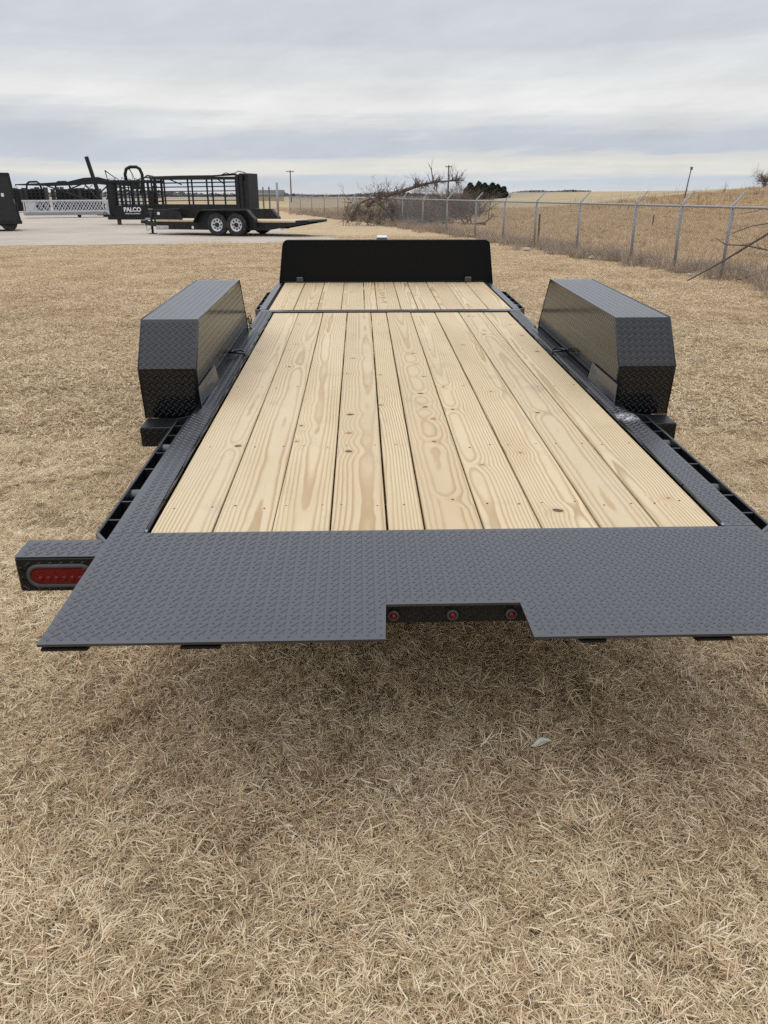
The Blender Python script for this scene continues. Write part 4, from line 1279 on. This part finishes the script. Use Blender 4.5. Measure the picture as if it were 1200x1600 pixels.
# --- dump trailer cut by the left edge
def dump():
    o = empty('dump_trailer', (-15.55, 38.0, .03), 'tall black box sided dump trailer at the left edge of the yard', 'trailer', rot=(0, 0, R(25)))
    def P(mb, name, mt='far_black', smooth=False): return mb.build(name, M[mt], o, None, smooth)
    P(MB().add([(-4.6, 0, .46), (.06, 0, .46), (.06, 2.1, .46), (-4.6, 2.1, .46), (-4.6, 0, 2.42), (-.12, 0, 2.42), (-.12, 2.1, 2.42), (-4.6, 2.1, 2.42)],
               [(0, 3, 2, 1), (0, 1, 5, 4), (1, 2, 6, 5), (2, 3, 7, 6), (3, 0, 4, 7), (4, 5, 6, 7)]), 'box', 'black')
    P(MB().bbox((-4.7, -.05, .30), (.12, 2.15, .455), .01), 'frame')
    P(MB().bar((-4.6, -.03, 2.40), (-.10, -.03, 2.40), .07, .09), 'top_rail')
    P(MB().bar((.055, -.03, .46), (-.11, -.03, 2.42), .07, .07), 'corner_post')
    for x in (-1.1, -1.9, -2.7, -3.5): P(MB().bbox((x - .04, -.065, .47), (x + .04, -.002, 2.34), .006), 'side_rib', 'black')
    for x in (-.42, -1.12):
        for y in (.12, 1.98):
            wl = P(MB().lathe([(.2, -.1), (.29, -.11), (.34, -.09), (.345, 0), (.34, .09), (.29, .11), (.2, .1)], 26, (x, y, .345), 1), 'wheel', 'rubber', True)
            MB().lathe([(.2, -.09), (.12, -.06), (.0001, -.07)], 18, (x, y, .345), 1).build('rim', M['far_black'], wl, None, True)
    P(MB().bbox((-.55, -.008, 1.46), (-.44, -.003, 1.60), .001), 'sticker', 'white')
    P(MB().bbox((.065, -.04, .32), (.13, .3, .46), .01), 'tail_lamp', 'red')
    P(MB().bar((.10, -.04, .5), (-.08, -.04, 1.35), .02, .02), 'latch_rod', 'bare')
    return o
dump()

# --- aluminium lattice walkway
def lattice():
    o = empty('lattice_walkway', (-21.8, 58.8, .03), 'pale silver lattice sided walkway lying on the concrete between dump trailer and chute', 'walkway', rot=(0, 0, R(30)))
    def P(mb, name, mt='alu', smooth=False): return mb.build(name, M[mt], o, None, smooth)
    zt, zb = 1.12, .42; x0, x1 = -1.6, 6.6
    for y in (0, .9):
        P(MB().bbox((x0, y - .05, zt - .05), (x1, y + .05, zt + .05), .008), 'top_chord')
        P(MB().bbox((x0, y - .05, zb - .05), (x1, y + .05, zb + .05), .008), 'bottom_chord')
        n = 12
        for k in range(n):
            xa, xb = x0 + .5 + k * (4.9 / n), x0 + .5 + (k + 1) * (4.9 / n)
            P(MB().bar((xa, y, zb + .05), (xb, y, zt - .05), .04, .045), 'lattice_bar')
            P(MB().bar((xb, y - .005, zb + .05), (xa, y - .005, zt - .05), .04, .045), 'lattice_bar')
        for x in (x0 + .1, x0 + .3, x0 + 5.5, x0 + 5.75, x0 + 6.2, x0 + 6.6, x0 + 7.0, x0 + 7.5, x1 - .1):
            P(MB().bbox((x - .035, y - .045, zb + .051), (x + .035, y + .045, zt - .051), .005), 'post')
    P(MB().bbox((x0 + .1, -.02, zb + .06), (x0 + .75, .02, zt - .06), .004), 'end_panel')
    P(MB().bbox((x0 + 5.55, .40, zb + .06), (x1 - .1, .44, zt - .06), .004), 'end_panel')
    P(MB().bbox((x0, -.08, .18), (x1, .98, zb - .051), .01), 'deck_beam', 'galv')
    for x in (x0 + 3.6, x0 + 5.7, x1 - .4): P(MB().tube([(x, .1, .12), (x, .3, .12)], .12, 10), 'roller', 'rubber', True)
    P(MB().bar((x0 + 5.5, -.07, zb), (x0 + 5.75, -.07, .1), .09, .09), 'support_leg')
    return o
lattice()

# --- leaning mast with its long boom and struts
def mast():
    o = empty('boom_frame', (-20.7, 66.5, .03), 'dark leaning steel mast with a long level boom and slanting struts behind the silver walkway', 'boom')
    def P(mb, name, mt='far_black', smooth=False): return mb.build(name, M[mt], o, None, smooth)
    P(MB().bar((.35, 0, .3), (-.50, 0, 4.25), .26, .22, (0, 1, 0)), 'mast')
    P(MB().prism([(-6.3, 2.20), (-3.5, 2.14), (-1.6, 2.20), (0.0, 2.30), (1.2, 2.18), (2.9, 2.12), (2.9, 2.32), (1.3, 2.52), (.2, 2.80), (-.9, 2.74), (-2.2, 2.46), (-4.2, 2.36), (-6.3, 2.28)], 1, -.12, .12), 'boom')
    for a, b in (((-4.0, 0, 2.2), (.3, 0, .75)), ((-1.2, 0, 2.25), (-2.6, 0, 1.75)), ((-.9, 0, 2.25), (.3, 0, .75)), ((.35, 0, .75), (2.8, 0, 1.75)), ((1.2, 0, 2.25), (.45, 0, .75)), ((1.2, 0, 2.25), (2.8, 0, 1.7)), ((.9, 0, 2.2), (.0, 0, 1.5))):
        P(MB().bar(a, b, .09, .09), 'strut')
    P(MB().bbox((-.1, -.5, -.03), (.9, .5, .35), .02), 'base')
    P(MB().bbox((2.9, -.2, 1.9), (3.4, .2, 2.5), .02), 'end_bracket')
mast()

# --- stored chutes beyond the walkway
def stored(x, y, hoop, label, s_=1.0):
    o = empty('cattle_chute', (x, y, .03), label, 'cattle chute', 'stored cattle chutes beyond the walkway', (0, 0, R(random.uniform(-6, 6))))
    def P(mb, name, mt='far_black', smooth=False): return mb.build(name, M[mt], o, None, smooth)
    for px_ in (-.95, -.55, -.15, .2, .6, .95):
        P(MB().bbox((px_ - .06, -.5, .1), (px_ + .06, .5, 2.05 + random.uniform(-.1, .12)), .008), 'post')
    for z in (.5, .8, 1.1, 1.4, 1.7, 1.95): P(MB().bbox((-1.05, -.54, z - .035), (1.05, -.505, z + .035), .006), 'slat')
    P(MB().bbox((-1.0, -.56, .25), (1.0, -.545, .95), .004), 'side_panel')
    P(MB().bbox((-.4, -.3, .3), (.9, .3, 1.9), .02), 'squeeze_panel')
    if hoop: P(MB().tube([(-.7, 0, 2.0), (-.62, 0, 2.42), (-.4, 0, 2.58), (.3, 0, 2.6), (.52, 0, 2.42), (.6, 0, 2.0)], .085, 8), 'hoop', smooth=True)
    else: P(MB().tube([(-.5, 0, 2.0), (-.2, 0, 2.3), (.1, 0, 2.1), (.4, 0, 2.35)], .03, 6), 'hose', smooth=True)
    P(MB().tube([(.6, 0, 2.0), (.75, 0, 2.3), (.9, 0, 2.1)], .025, 5), 'lever', smooth=True)
stored(-32.0, 77, False, 'leftmost stored black chute, half hidden by the dump trailer')
stored(-29.6, 77, True, 'stored black chute with the left hand one of two hoops')
stored(-27.0, 77, True, 'stored black chute with the right hand one of two hoops')
stored(-24.9, 77.5, False, 'rightmost stored black chute without a hoop, next to the leaning mast')
